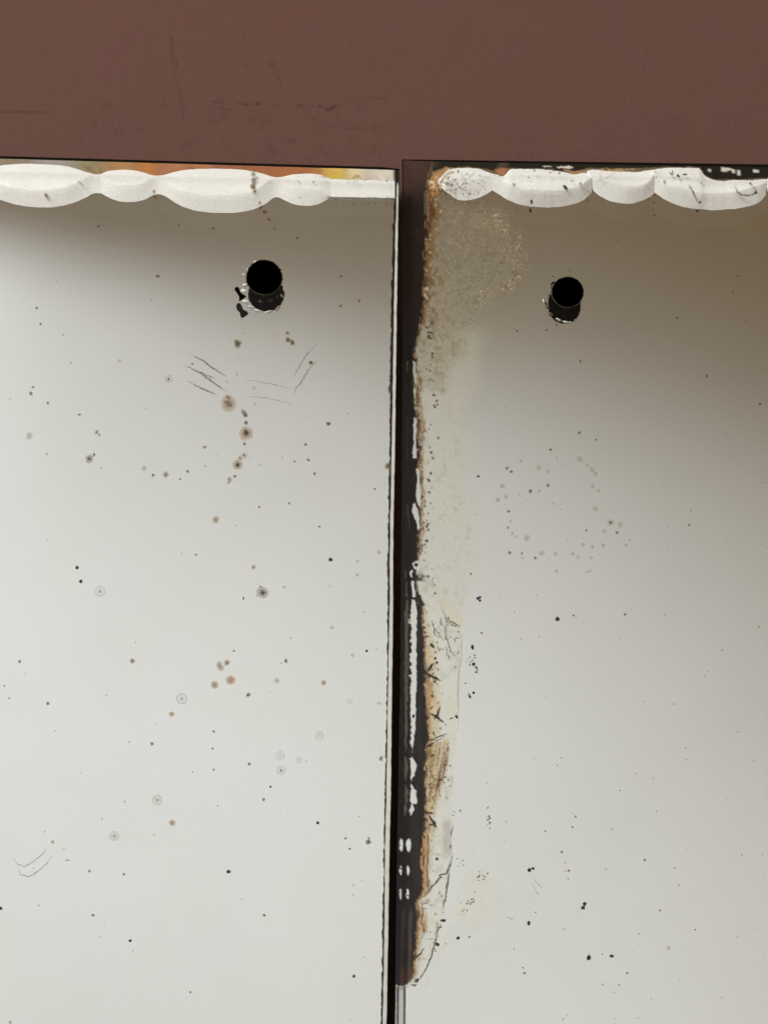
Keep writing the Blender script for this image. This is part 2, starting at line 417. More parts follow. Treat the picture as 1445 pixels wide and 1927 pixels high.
def glass_sheet(name, parent, outline, hole, y):
    bm = bmesh.new()
    loops = []
    for pts in (P([q[0] for q in outline], [q[1] for q in outline], y), hole):
        vs_ = [bm.verts.new(tuple(c)) for c in pts]
        loops += [bm.edges.new((vs_[i], vs_[(i + 1) % len(vs_)])) for i in range(len(vs_))]
    bmesh.ops.triangle_fill(bm, use_beauty=True, use_dissolve=False, edges=loops)
    bmesh.ops.recalc_face_normals(bm, faces=bm.faces[:])
    if bm.faces and bm.faces[0].normal.y > 0: bmesh.ops.reverse_faces(bm, faces=bm.faces[:])
    me = bpy.data.meshes.new(name); bm.to_mesh(me); bm.free()
    return link(name, me, m_glass, parent)

def strip(name, parent, A, B, mat, smooth=False):
    n = len(A); v = np.concatenate([A, B]); f = [(i, i + 1, n + i + 1, n + i) for i in range(n - 1)]
    return link(name, mesh(name, v, f, smooth), mat, parent)

def bore(name, parent, front, back, deep):
    c = front.mean(0); n = len(front)
    rings = [front]
    for k, f in ((.12, .96), (.3, .915), (.75, .90)):
        q = c + (front - c) * f; q[:, 1] = front[:, 1] * (1 - k) + back[:, 1] * k
        q[:, [0, 2]] += (back - front)[:, [0, 2]] * k; rings.append(q)
    cb_ = back.mean(0); rings.append(cb_ + (back - cb_) * .91); rings.append(cb_ + (deep - deep.mean(0)) * .9 + np.array([0, deep[0, 1] - back[0, 1], 0]))
    v = np.concatenate(rings); f = []
    for k in range(len(rings) - 1):
        for i in range(n):
            j = (i + 1) % n; f.append((k * n + i, k * n + j, (k + 1) * n + j, (k + 1) * n + i))
    f.append(tuple((len(rings) - 1) * n + i for i in range(n)))
    o = link(name, mesh(name, v, f), m_bore, parent)
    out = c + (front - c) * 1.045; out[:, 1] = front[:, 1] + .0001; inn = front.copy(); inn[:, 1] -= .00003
    strip('hole_rim_highlight', o, np.concatenate([inn, inn[:1]]), np.concatenate([out, out[:1]]), m_rim_highlight)  # thin strip painted as the rim highlight
    return o

# ================================================================== LEFT MIRROR
TL = 0.0038
ml = empty('wall_mirror', P([745], [2600], 0)[0])
tag(ml, 'left mirror, clear pale glass with scalloped top edge and black screw hole, fewer rust stains', 'mirror', group='frameless mirrors fixed side by side on the brown wall')
topL = lambda u: 292 + 21.5 * np.asarray(u, float) / 745.0
DL = [(290, 744), (345, 742), (600, 735), (850, 732), (1000, 730), (1150, 729), (1300, 727.5), (1600, 722), (1780, 719), (1927, 716.5), (2700, 702)]
WL0 = [(290, 747), (345, 746), (600, 741), (850, 737), (1000, 734), (1150, 733), (1300, 730), (1500, 727), (1600, 724.5), (1780, 723), (1927, 720), (2700, 706)]
WL1 = [(290, 752), (345, 751.5), (600, 748), (850, 745), (1000, 742), (1150, 741.5), (1300, 740), (1500, 738), (1600, 735.5), (1780, 732.5), (1927, 729.5), (2700, 716)]
I = lambda tab, v: np.interp(v, [q[0] for q in tab], [q[1] for q in tab])
us = arange_multi((-1200, 0, 100), (0, 430, 5), (430, 560, 2), (560, 704, 4), (704, 752, 1.0))
vs = arange_multi((0, 120, 2), (120, 180, 5), (180, 320, 2), (320, 1660, 3), (1660, 2300, 80))
def ufl(u, v):           # right side follows the glass edge, top follows the top edge
    vv = topL(u) + 3 + v
    k = sst(u, 560, 752)
    return u + k * (I(WL1, vv) - 752 - .5), vv
me, U, V = grid_mesh('silver_coating', us, vs, 0.0, ufl)
p = Paint(U, V)
# tarnished amber strip above the scallops
def strip_col(x0, x1, rgb, al, vmax=338, soft=34):
    m = sst(U, x0 - soft, x0 + soft) * (1 - sst(U, x1 - soft, x1 + soft)) * (1 - sst(V, vmax - 2, vmax + 2))
    p.stain(m * al * (0.82 + .3 * fbm(U, V, 14, 5)), rgb)
strip_col(-1300, 60, (150, 135, 110), .8); strip_col(60, 150, (168, 160, 160), .85); strip_col(135, 215, (150, 138, 104), .85)
strip_col(200, 262, (176, 132, 84), .95); strip_col(255, 300, (188, 122, 56), .95, soft=22); strip_col(298, 420, (178, 118, 84), .97)
strip_col(415, 520, (160, 98, 66), .97); strip_col(512, 600, (172, 106, 66), .97); strip_col(596, 622, (204, 150, 76), .92, soft=22)
strip_col(616, 652, (232, 198, 92), .9, soft=22); strip_col(652, 690, (226, 208, 160), .95, soft=16); strip_col(685, 760, (226, 216, 206), .95, 342)
p.stain(.55 * sst(fbm(U, V, 9, 77), .62, .8) * (1 - sst(V, 330, 340)), (120, 84, 60))
# dark tarnished rim of the right edge
uw = U + 2.4 * (fbm(U, V, 9, 12) - .5) * 2 + 1.2 * (fbm(U, V, 4, 14) - .5)
em = sst(uw - I(DL, V), -0.7, .9) * sst(V, 318, 330)
p.stain(em, (15, 13, 8))
p.stain(.8 * em * sst(fbm(U, V, 18, 33), .55, .75), (74, 46, 24))
p.stain(.9 * p.blob(736, 1036, 3, 12, .5, 2) , (90, 74, 40)); p.stain(.9 * p.blob(733, 1060, 2.5, 8, .5, 2), (90, 74, 40))
p.stain(.9 * p.blob(731, 877, 6, 6, .3, 1), (96, 82, 52)); p.stain(.9 * p.blob(735, 733, 5, 8, .3, 2), (50, 46, 28))
p.stain(sst(U, 737, 744) * (1 - sst(V, 330, 345)), (110, 78, 50)); p.stain(sst(U + 3 * fbm(U, V, 5, 3), 742, 747) * (1 - sst(V, 345, 352)), (26, 20, 12))
# shallow haze under the scallops and the lost silver at the drilled hole
p.tintby(.10 * sst(fbm(U, V, 120, 3), .4, .7), (.86, .85, .80))
hb = ring_pts(497, 521, 33.5, 32.5, -TL, 56, 0.014, 3)     # front rim of the hole
hb_uv = None
cL = hb.mean(0)
def px(co):
    d = co - CAM; z = d @ fwd; return np.c_[722.5 + FPX * d[:, 0] / z, 963.5 - FPX * (d @ upv) / z]
backc = px(np.array([[cL[0], 0, cL[2]]]))[0]
p.clear(p.blob(backc[0], backc[1], 30, 29, .04))
p.done(me)
sl = link('silver_coating', me, m_silver, ml)

YM = -0.00006
topA = [(-36, 326), (-20, 318), (0, 311), (20, 308.5), (45, 307.5), (80, 308), (110, 310), (130, 313), (150, 319), (165, 324), (177, 327), (190, 327.5)]
midA = [(-36, 330), (0, 346), (20, 351), (60, 357), (100, 356), (130, 350), (150, 340), (165, 331), (190, 330)]
botA = [(-36, 362), (-20, 367), (0, 375), (20, 382), (45, 387.5), (75, 390), (100, 389.5), (120, 386.5), (140, 380.5), (160, 372), (172, 365), (177, 362.5), (190, 363)]
sh = lambda a, d, e: [(x + d, y + e) for x, y in a]
scallop('scallop', ml, -260, -36, sh(topA, -226, -5), sh(midA, -226, -5), sh(botA, -226, -5), .00085)
scallop('scallop', ml, -36, 190, topA, midA, botA, .00085)
scallop('scallop', ml, 190, 298, [(190, 327.3), (195, 324), (205, 320.5), (225, 319), (245, 319), (262, 321.5), (275, 325), (285, 329.5), (298, 330)],
        [(190, 330), (200, 335), (212, 343), (225, 347), (250, 348), (265, 346), (278, 338), (290, 333), (298, 333)],
        [(190, 362.8), (200, 368.5), (212, 374.5), (225, 378.5), (240, 380), (257, 379), (270, 376), (280, 371.5), (288, 365.5), (298, 364.8)], .00085)
scallop('scallop', ml, 298, 520, [(298, 330), (305, 329.5), (315, 326.5), (330, 322.5), (345, 319.5), (365, 317.5), (400, 316.8), (430, 317), (455, 318.5), (475, 321.5), (495, 326), (507, 330.5), (520, 333)],
        [(298, 333), (310, 339), (325, 348), (340, 356), (370, 364), (400, 367), (440, 366), (465, 362), (485, 354), (500, 343), (510, 336), (520, 336)],
        [(298, 364.8), (303, 365), (312, 369), (325, 378), (345, 389), (365, 395.5), (390, 399), (415, 400.2), (440, 400), (460, 397.5), (480, 392.5), (497, 385), (508, 377), (514, 371), (520, 370.3)], .00085)
scallop('scallop', ml, 520, 623, [(520, 333), (528, 333), (538, 330.5), (550, 327.5), (570, 326), (590, 326), (605, 328.5), (615, 333), (623, 336)],
        [(520, 336), (530, 337), (545, 348), (560, 353), (590, 354), (605, 357), (615, 364), (623, 370)],
        [(520, 370.3), (524, 370), (535, 376), (550, 383), (565, 386.5), (585, 387), (600, 383.5), (612, 377.5), (623, 372)], .00085)
scallop('bevel', ml, 623, 743, [(623, 336), (660, 337.5), (700, 338), (743, 340)], [(623, 370), (743, 372)], [(623, 372), (660, 372.3), (743, 374.5)], .00085)
# marks lying on the scallops
YS = -0.0011
marks(sl, [(87, 367, 7, 'b', .6), (290, 360, 5, 'b', .8), (165, 354, 4, 't'), (477, 327, 6, 'b'), (477, 338, 6, 'b'), (476, 349, 9, 'b', .7, 1.5), (479, 359, 5, 'b', .6),
           (590, 342, 4, 'd', .5, 1.5), (489, 381, 4, 'b')], YS)
for pts in ([(144, 334), (148, 342), (160, 348)], [(558, 338), (568, 346)], [(560, 366), (568, 374)], [(600, 331), (618, 334)]):
    ribbon('scratch', sl, pts, 1.4, YS, (110, 100, 84), .6)
for i in range(26):
    u = 630 + 112 * random.random() ** .6; v = random.choice([338, 372]) + random.gauss(0, 2.2)
    disc_mark('tarnish_spot', sl, u, v, random.uniform(1.2, 2.4), scale_a(PROF['d'], .8), YS, seg=8)

marks(sl, [
 (498, 398, 6, 'b'), (492, 388, 4, 'b'), (506, 412, 5, 'b'), (185, 425, 4, 'd'), (237, 416, 3, 'g'), (336, 423, 3, 'd'), (401, 429, 5, 'b'), (393, 445, 3, 'g'), (297, 519, 5, 'd'),
 (69, 579, 3.5, 'd'), (76, 609, 3.5, 'd'), (284, 563, 3, 'g'), (119, 630, 3, 'g'), (341, 475, 3, 'g'), (457, 465, 5, 't'), (560, 447, 4, 'b'), (642, 519, 3.5, 'b'), (641, 575, 3.5, 'b'), (676, 565, 3, 'b'), (516, 430, 3, 'b'),
 (447, 646, 9, 'b'), (541, 626, 4, 'b'), (542, 639, 6, 'b'), (550, 644, 6, 'b'), (518, 631, 3, 't'), (585, 682, 5, 'b'), (362, 684, 3, 'd'),
 (430, 759, 17, 'B'), (424, 756, 4.5, 'd', .6), (435, 763, 4, 'd', .6, .9), (429, 747, 5, 'h'), (459, 776, 9, 'h', .75, 1.1), (462, 781, 5, 'b'), (463, 795, 4.5, 'b'), (463, 815, 15, 'B'), (463, 813, 8, 'b', .6, 1.4),
 (460, 835, 4, 'd'), (460, 857, 9, 't'), (459, 856, 3.5, 'd'), (452, 862, 5, 'o'), (447, 874, 11, 'B'), (447, 875, 5, 'b'), (442, 896, 4, 'd'), (432, 902, 6, 'o'), (430, 908, 3, 'd'),
 (385, 841, 6, 'h', .6, 0), (353, 887, 4, 'd'), (312, 893, 7, 'h'), (339, 901, 3, 'd'), (618, 797, 5, 'b'), (575, 836, 4, 'd'), (580, 865, 5, 'd', .6, .6), (554, 868, 3, 'd'), (592, 891, 4, 'd'),
 (655, 778, 3, 'g'), (531, 861, 3, 'g'), (490, 875, 3, 'g'), (544, 947, 3, 'd'), (488, 954, 3, 'd'), (386, 877, 3, 'g'), (446, 704, 5, 'g', .6), (427, 718, 3, 'g'), (478, 729, 4, 'g'), (479, 759, 4, 'g'),
 (317, 713, 8, 'rr'), (317, 713, 4, 'd'), (62, 728, 4, 'd', .7), (58, 740, 5, 'd'), (90, 758, 3.5, 'd'), (149, 780, 5, 'd', .5, -.3), (182, 813, 5, 'h'), (187, 818, 3, 'd'), (168, 863, 10, 'h'), (168, 864, 4, 'd'), (177, 855, 4, 'd'),
 (55, 820, 9, 'g'), (88, 854, 4, 'g'), (271, 881, 6, 'rr'), (271, 881, 3, 'd'), (288, 894, 4, 'd'), (190, 881, 3, 'g'), (225, 678, 5, 't'), (134, 682, 3, 'g'),
 (145, 1068, 4, 'D'), (152, 1094, 4, 'D'), (188, 1113, 11, 'r'), (188, 1113, 5, 'g'), (37, 1245, 4, 'd'), (249, 1244, 6, 'o'), (249, 1244, 3, 'd'), (90, 1324, 4.5, 'd'), (342, 1315, 11, 'rr'), (342, 1315, 4, 'g', .5),
 (323, 1344, 6, 'o'), (286, 1400, 4.5, 'd'), (8, 1291, 2.5, 'd'), (17, 1314, 2.5, 'd'), (200, 1309, 3, 'g'), (342, 1042, 3, 'g'),
 (406, 978, 8, 'o'), (601, 991, 3, 'd'), (369, 1044, 4, 'd', .6), (477, 1067, 5, 'o'), (622, 1053, 4.5, 'D'), (494, 1115, 14, 'h'), (495, 1116, 6, 'd'), (490, 1104, 3, 'd'), (483, 1121, 3, 'g'), (458, 1126, 3.5, 'D', .5), (535, 1105, 4, 'g'),
 (673, 1056, 4, 'g'), (672, 1082, 4, 'g'), (713, 1039, 6, 't'), (625, 1181, 5, 'g'), (414, 1254, 9, 'o'), (414, 1254, 5, 't'), (427, 1247, 7, 'o'), (427, 1248, 3.5, 'd'), (440, 1225, 3, 'd'), (434, 1280, 10, 'O'), (404, 1289, 8.5, 'o'),
 (467, 1308, 6, 'h'), (467, 1308, 3.5, 'd'), (538, 1244, 5, 'd'), (521, 1281, 7, 'g'), (609, 1285, 6, 'o'), (663, 1233, 5, 'g'), (690, 1225, 3, 'D'), (658, 1320, 6, 'rf'), (713, 1324, 5, 't'),
 (296, 1506, 10, 'rr'), (296, 1506, 5, 'rr'), (324, 1549, 7, 'o'), (215, 1574, 10, 'r'), (215, 1574, 6, 'rr'), (215, 1574, 3, 'd'), (234, 1509, 3, 'g'), (192, 1541, 3, 'g'), (99, 1585, 4, 'o'), (168, 1640, 3.5, 'd'), (233, 1646, 3.5, 'd'),
 (1, 1710, 4, 'D'), (175, 1723, 4, 'd'), (245, 1771, 3.5, 'D'), (358, 1868, 3, 'd'), (19, 1925, 4, 'o'),
 (402, 1377, 3.5, 'd'), (400, 1409, 3, 'd'), (402, 1449, 3, 'd'), (469, 1438, 4, 'd'), (527, 1422, 9, 'r'), (529, 1450, 9, 'rr'), (529, 1450, 4, 'h'), (563, 1430, 7, 'rf'), (601, 1384, 9, 'r'), (509, 1481, 2.5, 'D'), (496, 1505, 4, 'd'),
 (598, 1549, 3.5, 'D'), (717, 1428, 6, 'h'), (717, 1428, 3, 'd'), (650, 1578, 4, 'd', .7), (658, 1598, 4, 'd', .7), (693, 1585, 6, 'b'), (694, 1578, 3, 'd'), (430, 1641, 4.5, 'D'), (497, 1723, 4, 'd'), (665, 1666, 3, 'g'), (665, 1685, 3, 'g'),
 (410, 1517, 3, 'g'), (675, 1537, 3, 'g'), (666, 1838, 3.5, 'D'), (705, 920, 3, 'd')], YM)
for i in range(46):
    disc_mark('tarnish_spot', sl, random.uniform(5, 715), random.uniform(420, 1920), random.uniform(1.4, 2.4), scale_a(PROF['g'], random.uniform(.5, 1)), YM, seg=8)
for pts, w, al in (
  ([(358, 668), (372, 673), (385, 680), (396, 689), (410, 698), (426, 708)], 2.6, .95), ([(350, 688), (368, 697), (385, 704), (405, 712)], 2.6, .9),
  ([(372, 699), (390, 711), (405, 722), (428, 737)], 2.6, .95), ([(352, 716), (375, 728), (409, 743)], 2.4, .9),
  ([(597, 645), (581, 663), (570, 677), (557, 700), (553, 711)], 1.7, .7), ([(599, 676), (582, 693), (566, 720), (557, 730), (552, 746)], 1.9, .75),
  ([(456, 713), (480, 716), (510, 722), (540, 729), (556, 730)], 1.3, .5), ([(460, 745), (500, 748), (530, 755), (553, 761)], 1.4, .55)):
    ribbon('scratch', sl, pts, w * .82, YM, (92, 94, 102), al * .72)
for pts in ([(24, 1612), (32, 1627), (46, 1631), (60, 1624), (80, 1608), (92, 1592)], [(32, 1629), (38, 1647), (56, 1650), (75, 1638), (88, 1625), (100, 1609)], [(114, 1600), (125, 1598)], [(122, 1620), (132, 1619)]):
    ribbon('scratch', sl, pts, 1.3, YM, (120, 120, 118), .6)

outline = [(-1200, topL(-1200)), (0, topL(0)), (738, topL(738)), (745, topL(745) + 4), (I(WL0, 345), 345)] + [(I(WL0, v), v) for v in range(400, 2600, 100)] + [(-1200, 2500)]
glass_sheet('glass_pane', ml, outline, hb, -TL)
hb2 = hb.copy(); hb2[:, 1] = 0.0; hb3 = hb.copy(); hb3[:, 1] = 0.003
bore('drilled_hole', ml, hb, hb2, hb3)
# bright ground arris and dark glass side along the right edge, dark top edge
vs = np.arange(342, 2500, 6.0); wj = (fbm(vs, vs * 0, 14, 4) - .5) * 1.6
ua = I(WL0, vs) + wj; ub = I(WL0, vs) + .74 * (I(WL1, vs) - I(WL0, vs)) + (fbm(vs, vs * 0, 9, 9) - .5) * 1.2
ua[0] += 2.0; ub[0] -= 1.5
strip('ground_edge', ml, P(ua, vs, -TL), P(ub, vs, -TL + .00025), m_arris)
vs2 = np.r_[topL(750) + 3, np.arange(330, 2500, 12.0)]
strip('glass_edge', ml, P(I(WL1, vs2) + .2, vs2, -TL + .00026), P(I(WL1, vs2) + .6, vs2, 0.0004), m_edge)
ux = np.r_[np.arange(-1200, 740, 20.0), 745, 751]
strip('glass_edge', ml, P(ux, topL(ux) + 1.0 + np.where(ux > 740, 2, 0), -TL - .00002), P(ux, topL(ux) + 5.8 + .8 * (fbm(ux, ux, 50, 2) - .5), -TL + 0.0002), m_edge)
strip('glass_edge', ml, P(ux, topL(ux) + 1.0, -TL), P(ux, topL(ux) + .4, 0.0004), m_glass)
# chips beside and around the hole, their glints painted as pale and grey flakes
def flake(u, v, r, y, mat, ell=.5, rot=0, name='chip_and_glint', tilt=.0003):
    n = 9; us, vs, ys = [u], [v], [y - tilt]
    for i in range(n):
        t = 2 * math.pi * i / n; k = r * random.uniform(.7, 1.15); a, b = k * math.cos(t), k * ell * math.sin(t)
        us.append(u + a * math.cos(rot) - b * math.sin(rot)); vs.append(v + a * math.sin(rot) + b * math.cos(rot)); ys.append(y + random.uniform(-.3, .3) * tilt)
    return link(name, mesh(name, P(us, vs, np.array(ys)), [(0, 1 + i, 1 + (i + 1) % n) for i in range(n)], False), mat, ml if u < 745 else mr_)
def chip_poly(pts, y, mat, name='chip_and_glint'):
    pts = np.array(pts, float); c = pts.mean(0); n = len(pts)
    co = P(np.r_[c[0], pts[:, 0]], np.r_[c[1], pts[:, 1]], np.r_[y - .0003, np.full(n, y)])
    return link(name, mesh(name, co, [(0, 1 + i, 1 + (i + 1) % n) for i in range(n)]), mat, ml if c[0] < 745 else mr_)
chip_poly([(441, 545), (443, 540), (448, 539), (451, 544), (452, 549), (457, 553), (464, 557), (458, 562), (450, 567), (450, 558), (445, 550)], -TL - .00005, m_bore)
chip_poly([(444, 575), (447, 570), (452, 570), (454, 577), (459, 583), (466, 586), (465, 592), (459, 596), (453, 596), (451, 587), (446, 582)], -.0001, m_edge)  # mirror image of the chip above, built as a dark patch
for (u, v, r, e, ro) in ((459, 516, 4, .5, .1), (461, 536, 5, .6, 0), (458, 547, 5.5, .8, .5), (462, 567, 7, .5, .3), (473, 577, 6, .4, .4), (484, 584, 7, .35, .3), (506, 586, 9, .28, -.15), (523, 579, 8, .4, -.75), (530, 556, 4, .5, 1.0), (534, 547, 5, .25, .9), (480, 492, 5, .4, -.5), (466, 506, 3, .5, -.6)):
    flake(u, v, r, -.0001, m_flake, e, ro)
for (u, v, r, e, ro) in ((490, 566, 4, .5, .2), (508, 564, 6, .35, -.2), (521, 557, 2.5, .8, 0)):
    flake(u, v, r, -.0002, principled('grey_glint_flake', (.18, .17, .15), .4) if r > 0 else None, e, ro)  # grey flakes painted as glints below the hole

# ================================================================== RIGHT MIRROR
TR = 0.0037
mr_ = empty('wall_mirror', P([760], [2600], 0)[0])
tag(mr_, 'right mirror with badly rusted, peeling left edge, chipped scalloped top and black screw hole', 'mirror', group='frameless mirrors fixed side by side on the brown wall')
UR = [(290, 756), (330, 757), (600, 757.5), (1000, 755), (1300, 752), (1600, 747), (1855, 743), (1927, 742), (2700, 733)]
topR = lambda u: 299 + 9.5 * (np.asarray(u, float) - 757) / 688.0
us = arange_multi((752, 880, 1.4), (880, 1010, 2.2), (1010, 1040, 5), (1040, 1085, 3), (1085, 1445, 5), (1445, 2600, 110))
vs = arange_multi((0, 100, 1.5), (100, 1640, 2.2), (1640, 2300, 80))
def ufr(u, v):
    vv = topR(u) + 2 + v
    k = 1 - sst(u, 752, 765)
    return u + k * (I(UR, vv) - 752), vv
me, U, V = grid_mesh('silver_coating', us, vs, 0.0, ufr)
sel = (U < 1046) | (V < 420) | ((abs(U - 1068) < 60) & (V < 640))
p = Paint(U[sel], V[sel])
u, v = p.u, p.v
F1 = fbm(u, v, 6, 1); F2 = fbm(u, v, 22, 2); F3 = fbm(u, v, 3.2, 3, 2); F4 = fbm(u, v, 60, 5)
FV = fbm(u * 1.0, v / 5.0, 4, 6); 
# 1) yellowed haze reaching out to the peeling front
HZ = [(300, 985), (420, 985), (500, 995), (560, 985), (620, 905), (700, 885), (800, 882), (1000, 885), (1120, 880), (1180, 872), (1300, 863), (1380, 860), (1450, 852), (1600, 850), (1660, 843), (1720, 836), (1780, 822), (1830, 800), (1856, 775), (1870, 740)]
hz = p.col_at(HZ); hs = p.col_at([(300, 16), (600, 24), (1090, 20), (1160, 3), (1870, 2)])
hw = u + 8 * (F2 - .5) + 44 * (F4 - .5) * sst(v, 560, 640) * (1 - sst(v, 1080, 1150))
haze = 1 - sst((hw - hz) / hs, -1, 1)
p.tintby(.9 * haze * sst(v, 380, 700), (.905, .90, .85))
p.stain(.30 * haze * sst(v, 1120, 1170), (214, 214, 200)); p.stain(.24 * haze * sst(v, 600, 640) * (1 - sst(v, 1120, 1170)) * (.6 + .6 * F2), (200, 198, 180))
# outer pale yellow halo
p.tintby(.6 * (1 - sst(u + 14 * (F2 - .5), 955, 1035)) * (1 - sst(v, 560, 760)), (.9, .87, .76))
p.tintby(.6 * (.45 + .8 * F2) * p.poly([(846, 1730), (880, 1615), (920, 1640), (957, 1690), (940, 1730), (880, 1760), (838, 1800), (800, 1860), (790, 1850)], 16, 22, 34, 3), (.90, .89, .79))
p.stain(.10 * sst(F2, .35, .65) * p.poly([(846, 1730), (880, 1615), (920, 1640), (957, 1690), (940, 1730), (880, 1760), (838, 1800), (800, 1860), (790, 1850)], 16, 22, 34, 3), (214, 212, 186))
# 2) mottled grey patch of the top corner
pat = p.poly([(800, 372), (850, 380), (905, 380), (945, 400), (972, 435), (988, 490), (978, 525), (955, 552), (915, 580), (880, 610), (868, 660), (850, 700), (835, 730), (790, 730), (786, 640)], 17, 16, 26, 8)
p.stain(.36 * pat, (142, 134, 116))
p.stain(.62 * pat * sst(F1, .50, .72), (118, 108, 86)); p.stain(.7 * pat * sst(F3, .70, .86) * (.3 + F2), (84, 80, 68))
p.stain(.24 * pat * sst(fbm(u, v, 5, 61), .63, .78), (172, 164, 144)); p.stain(.2 * pat * sst(F4, .5, .75), (154, 142, 108))
rimm = pat * (1 - p.poly([(800, 385), (850, 395), (900, 395), (930, 412), (955, 445), (968, 490), (960, 520), (935, 545), (800, 560)], 6, 12, 26, 8))
p.stain(.85 * rimm * sst(F3, .56, .74) * sst(u, 880, 915) * (1 - sst(v, 540, 570)), (92, 74, 62)); p.stain(.7 * rimm * sst(fbm(u, v, 4, 44), .62, .78) * sst(u, 880, 915), (196, 180, 160))
p.stain(.7 * pat * sst(F1, .5, .66) * (1 - sst(u, 812, 838)) * (1 - sst(v, 560, 620)), (120, 94, 56))
# mottling down the haze
p.stain(.4 * haze * sst(v, 640, 700) * (1 - sst(v, 1130, 1160)) * sst(fbm(u, v, 11, 71), .58, .78), (168, 168, 152))
p.stain(.35 * haze * sst(v, 1150, 1180) * sst(fbm(u, v, 14, 72), .56, .76), (176, 178, 172))
p.stain(.55 * haze * sst(u, 826, 840) * sst(v, 1370, 1420) * (1 - sst(v, 1600, 1640)) * sst(fbm(u, v, 24, 73), .42, .66), (168, 166, 160))
# 3) clear margin and rust border
CB = [(300, 815), (318, 808), (330, 803), (400, 804), (450, 800), (500, 796), (560, 795), (600, 790), (620, 788), (650, 780), (700, 778), (760, 778), (800, 784), (865, 786), (880, 783), (950, 786), (1000, 786), (1035, 785), (1060, 780), (1100, 782), (1135, 784), (1145, 790), (1200, 797), (1300, 799), (1350, 803), (1385, 807), (1400, 802), (1440, 800), (1560, 799), (1570, 795), (1620, 792), (1680, 794), (1690, 787), (1700, 780), (1725, 785), (1745, 782), (1770, 781), (1800, 779), (1815, 775), (1830, 778), (1850, 769), (1857, 763)]
cb = p.col_at(CB) + 4.5 * (fbm(u, v, 8, 21) - .5) * 2 + 2 * (F3 - .5)
RW = [(300, 8), (400, 26), (450, 22), (560, 14), (620, 10), (660, 4), (720, 14), (760, 14), (800, 15), (860, 12), (900, 14), (1000, 14), (1040, 10), (1070, 3), (1130, 6), (1200, 22), (1300, 24), (1380, 26), (1420, 34), (1480, 30), (1530, 24), (1600, 22), (1680, 16), (1720, 20), (1780, 16), (1820, 12), (1850, 6)]
rw = p.col_at(RW) * (1.0 + 0 * v) * (.7 + .6 * fbm(u * 0, v, 30, 19))
x = (u - cb)
low = sst(v, 1120, 1160)
rust = (1 - sst(x / np.maximum(rw, 1) + .5 * (F2 - .5), .75, 1.2)) * (v < 1850) * sst(v, 318, 330)
upr = 1 - sst(v, 560, 680)
p.stain(.80 * rust * (1 - low) * (1 - upr) * (.5 + .6 * F2), (158, 120, 62)); p.stain(.8 * rust * upr * (.4 + .9 * F2), (124, 96, 58)); p.stain(.6 * pat * (1 - sst(u + 20 * (F2 - .5), 812, 850)) * sst(F1, .42, .6) * upr, (116, 92, 58)); p.stain(.62 * rust * low * (.45 + .8 * F2), (204, 190, 158)); p.stain(.75 * low * (1 - sst(x / np.maximum(rw, 1) + .9 * (F2 - .5), .2, .5)) * (v < 1850), (150, 106, 56))
core = (1 - sst(x / np.maximum(rw, 1) + .6 * (FV - .5), .35, .75)) * (v < 1850) * sst(v, 318, 330)
p.stain(.85 * core * (1 - low) * sst(FV, .35, .6) * (1 - .35 * upr), (126, 82, 36)); p.stain(.8 * core * low * sst(FV, .38, .62), (164, 122, 74))
p.stain(.9 * core * (1 - low) * sst(F1, .50, .66), (78, 52, 30)); p.stain(.75 * core * upr * sst(FV, .42, .6), (76, 52, 28))
p.stain(.8 * rust * sst(F3, .66, .8) * (1 - .5 * low), (88, 62, 36)); p.stain(.6 * rust * sst(fbm(u, v, 5, 55), .66, .8), (214, 204, 176))
# pinkish bare rust in the low part, fanned grain at 1400-1520
p.stain(.85 * (1 - sst(x, 8, 14)) * sst(v, 1560, 1575) * (1 - sst(v, 1665, 1690)), (190, 146, 100))
p.stain(.9 * p.line([(805, 1570), (807, 1590), (805, 1620), (803, 1650), (806, 1670)], 1.6, 1.4, 3, 12), (110, 78, 50))
fan = p.poly([(800, 1402), (845, 1392), (846, 1420), (838, 1460), (822, 1500), (812, 1530), (800, 1530)], 4, 6, 12, 4)
ang = (u - 800 + (v - 1400) * .18)
gr = fbm(ang * 1.0, v / 14, 2.6, 64, 2)
p.stain(.6 * fan, (190, 166, 126)); p.stain(.6 * fan * sst(fbm(u, v, 13, 103), .45, .68), (142, 106, 62)); p.stain(.5 * fan * sst(fbm(u, v, 10, 104), .5, .7), (204, 192, 164)); p.stain(.75 * fan * sst(gr, .58, .72), (112, 84, 50)); p.stain(.8 * fan * sst(F3, .66, .78), (76, 58, 36)); p.stain(.8 * fan * sst(gr, .2, .36) * 0 + .7 * fan * (1 - sst(gr, .28, .42)), (212, 194, 156))
p.stain(.55 * p.poly([(800, 1222), (815, 1200), (822, 1230), (820, 1260), (803, 1262)], 8, 9, 14, 7) * sst(fbm(u, v, 9, 101), .3, .6), (206, 192, 148))
p.stain(.55 * p.poly([(801, 1290), (822, 1285), (826, 1330), (815, 1390), (806, 1380)], 9, 9, 14, 7) * sst(fbm(u, v, 9, 102), .3, .6), (208, 184, 142))
p.stain(.6 * p.poly([(800, 1320), (812, 1290), (820, 1310), (812, 1330)], 6, 7, 12, 7), (176, 136, 90))
p.stain(.35 * p.poly([(838, 1322), (862, 1320), (861, 1352), (838, 1350)], 9, 8, 12, 9), (210, 204, 172))
p.stain(.4 * p.poly([(815, 1110), (850, 1140), (868, 1160), (872, 1177), (840, 1165)], 7, 6, 14, 9), (204, 196, 172))
p.stain(.75 * p.poly([(793, 1735), (803, 1720), (806, 1745), (800, 1760), (793, 1752)], 4, 3, 10, 9), (196, 160, 104))
rag = np.exp(-((x - 1.5) / 2.2) ** 2) * sst(F1, .38, .58) * (v < 1850) * sst(v, 330, 340)
p.stain(.9 * rag, (48, 34, 20))
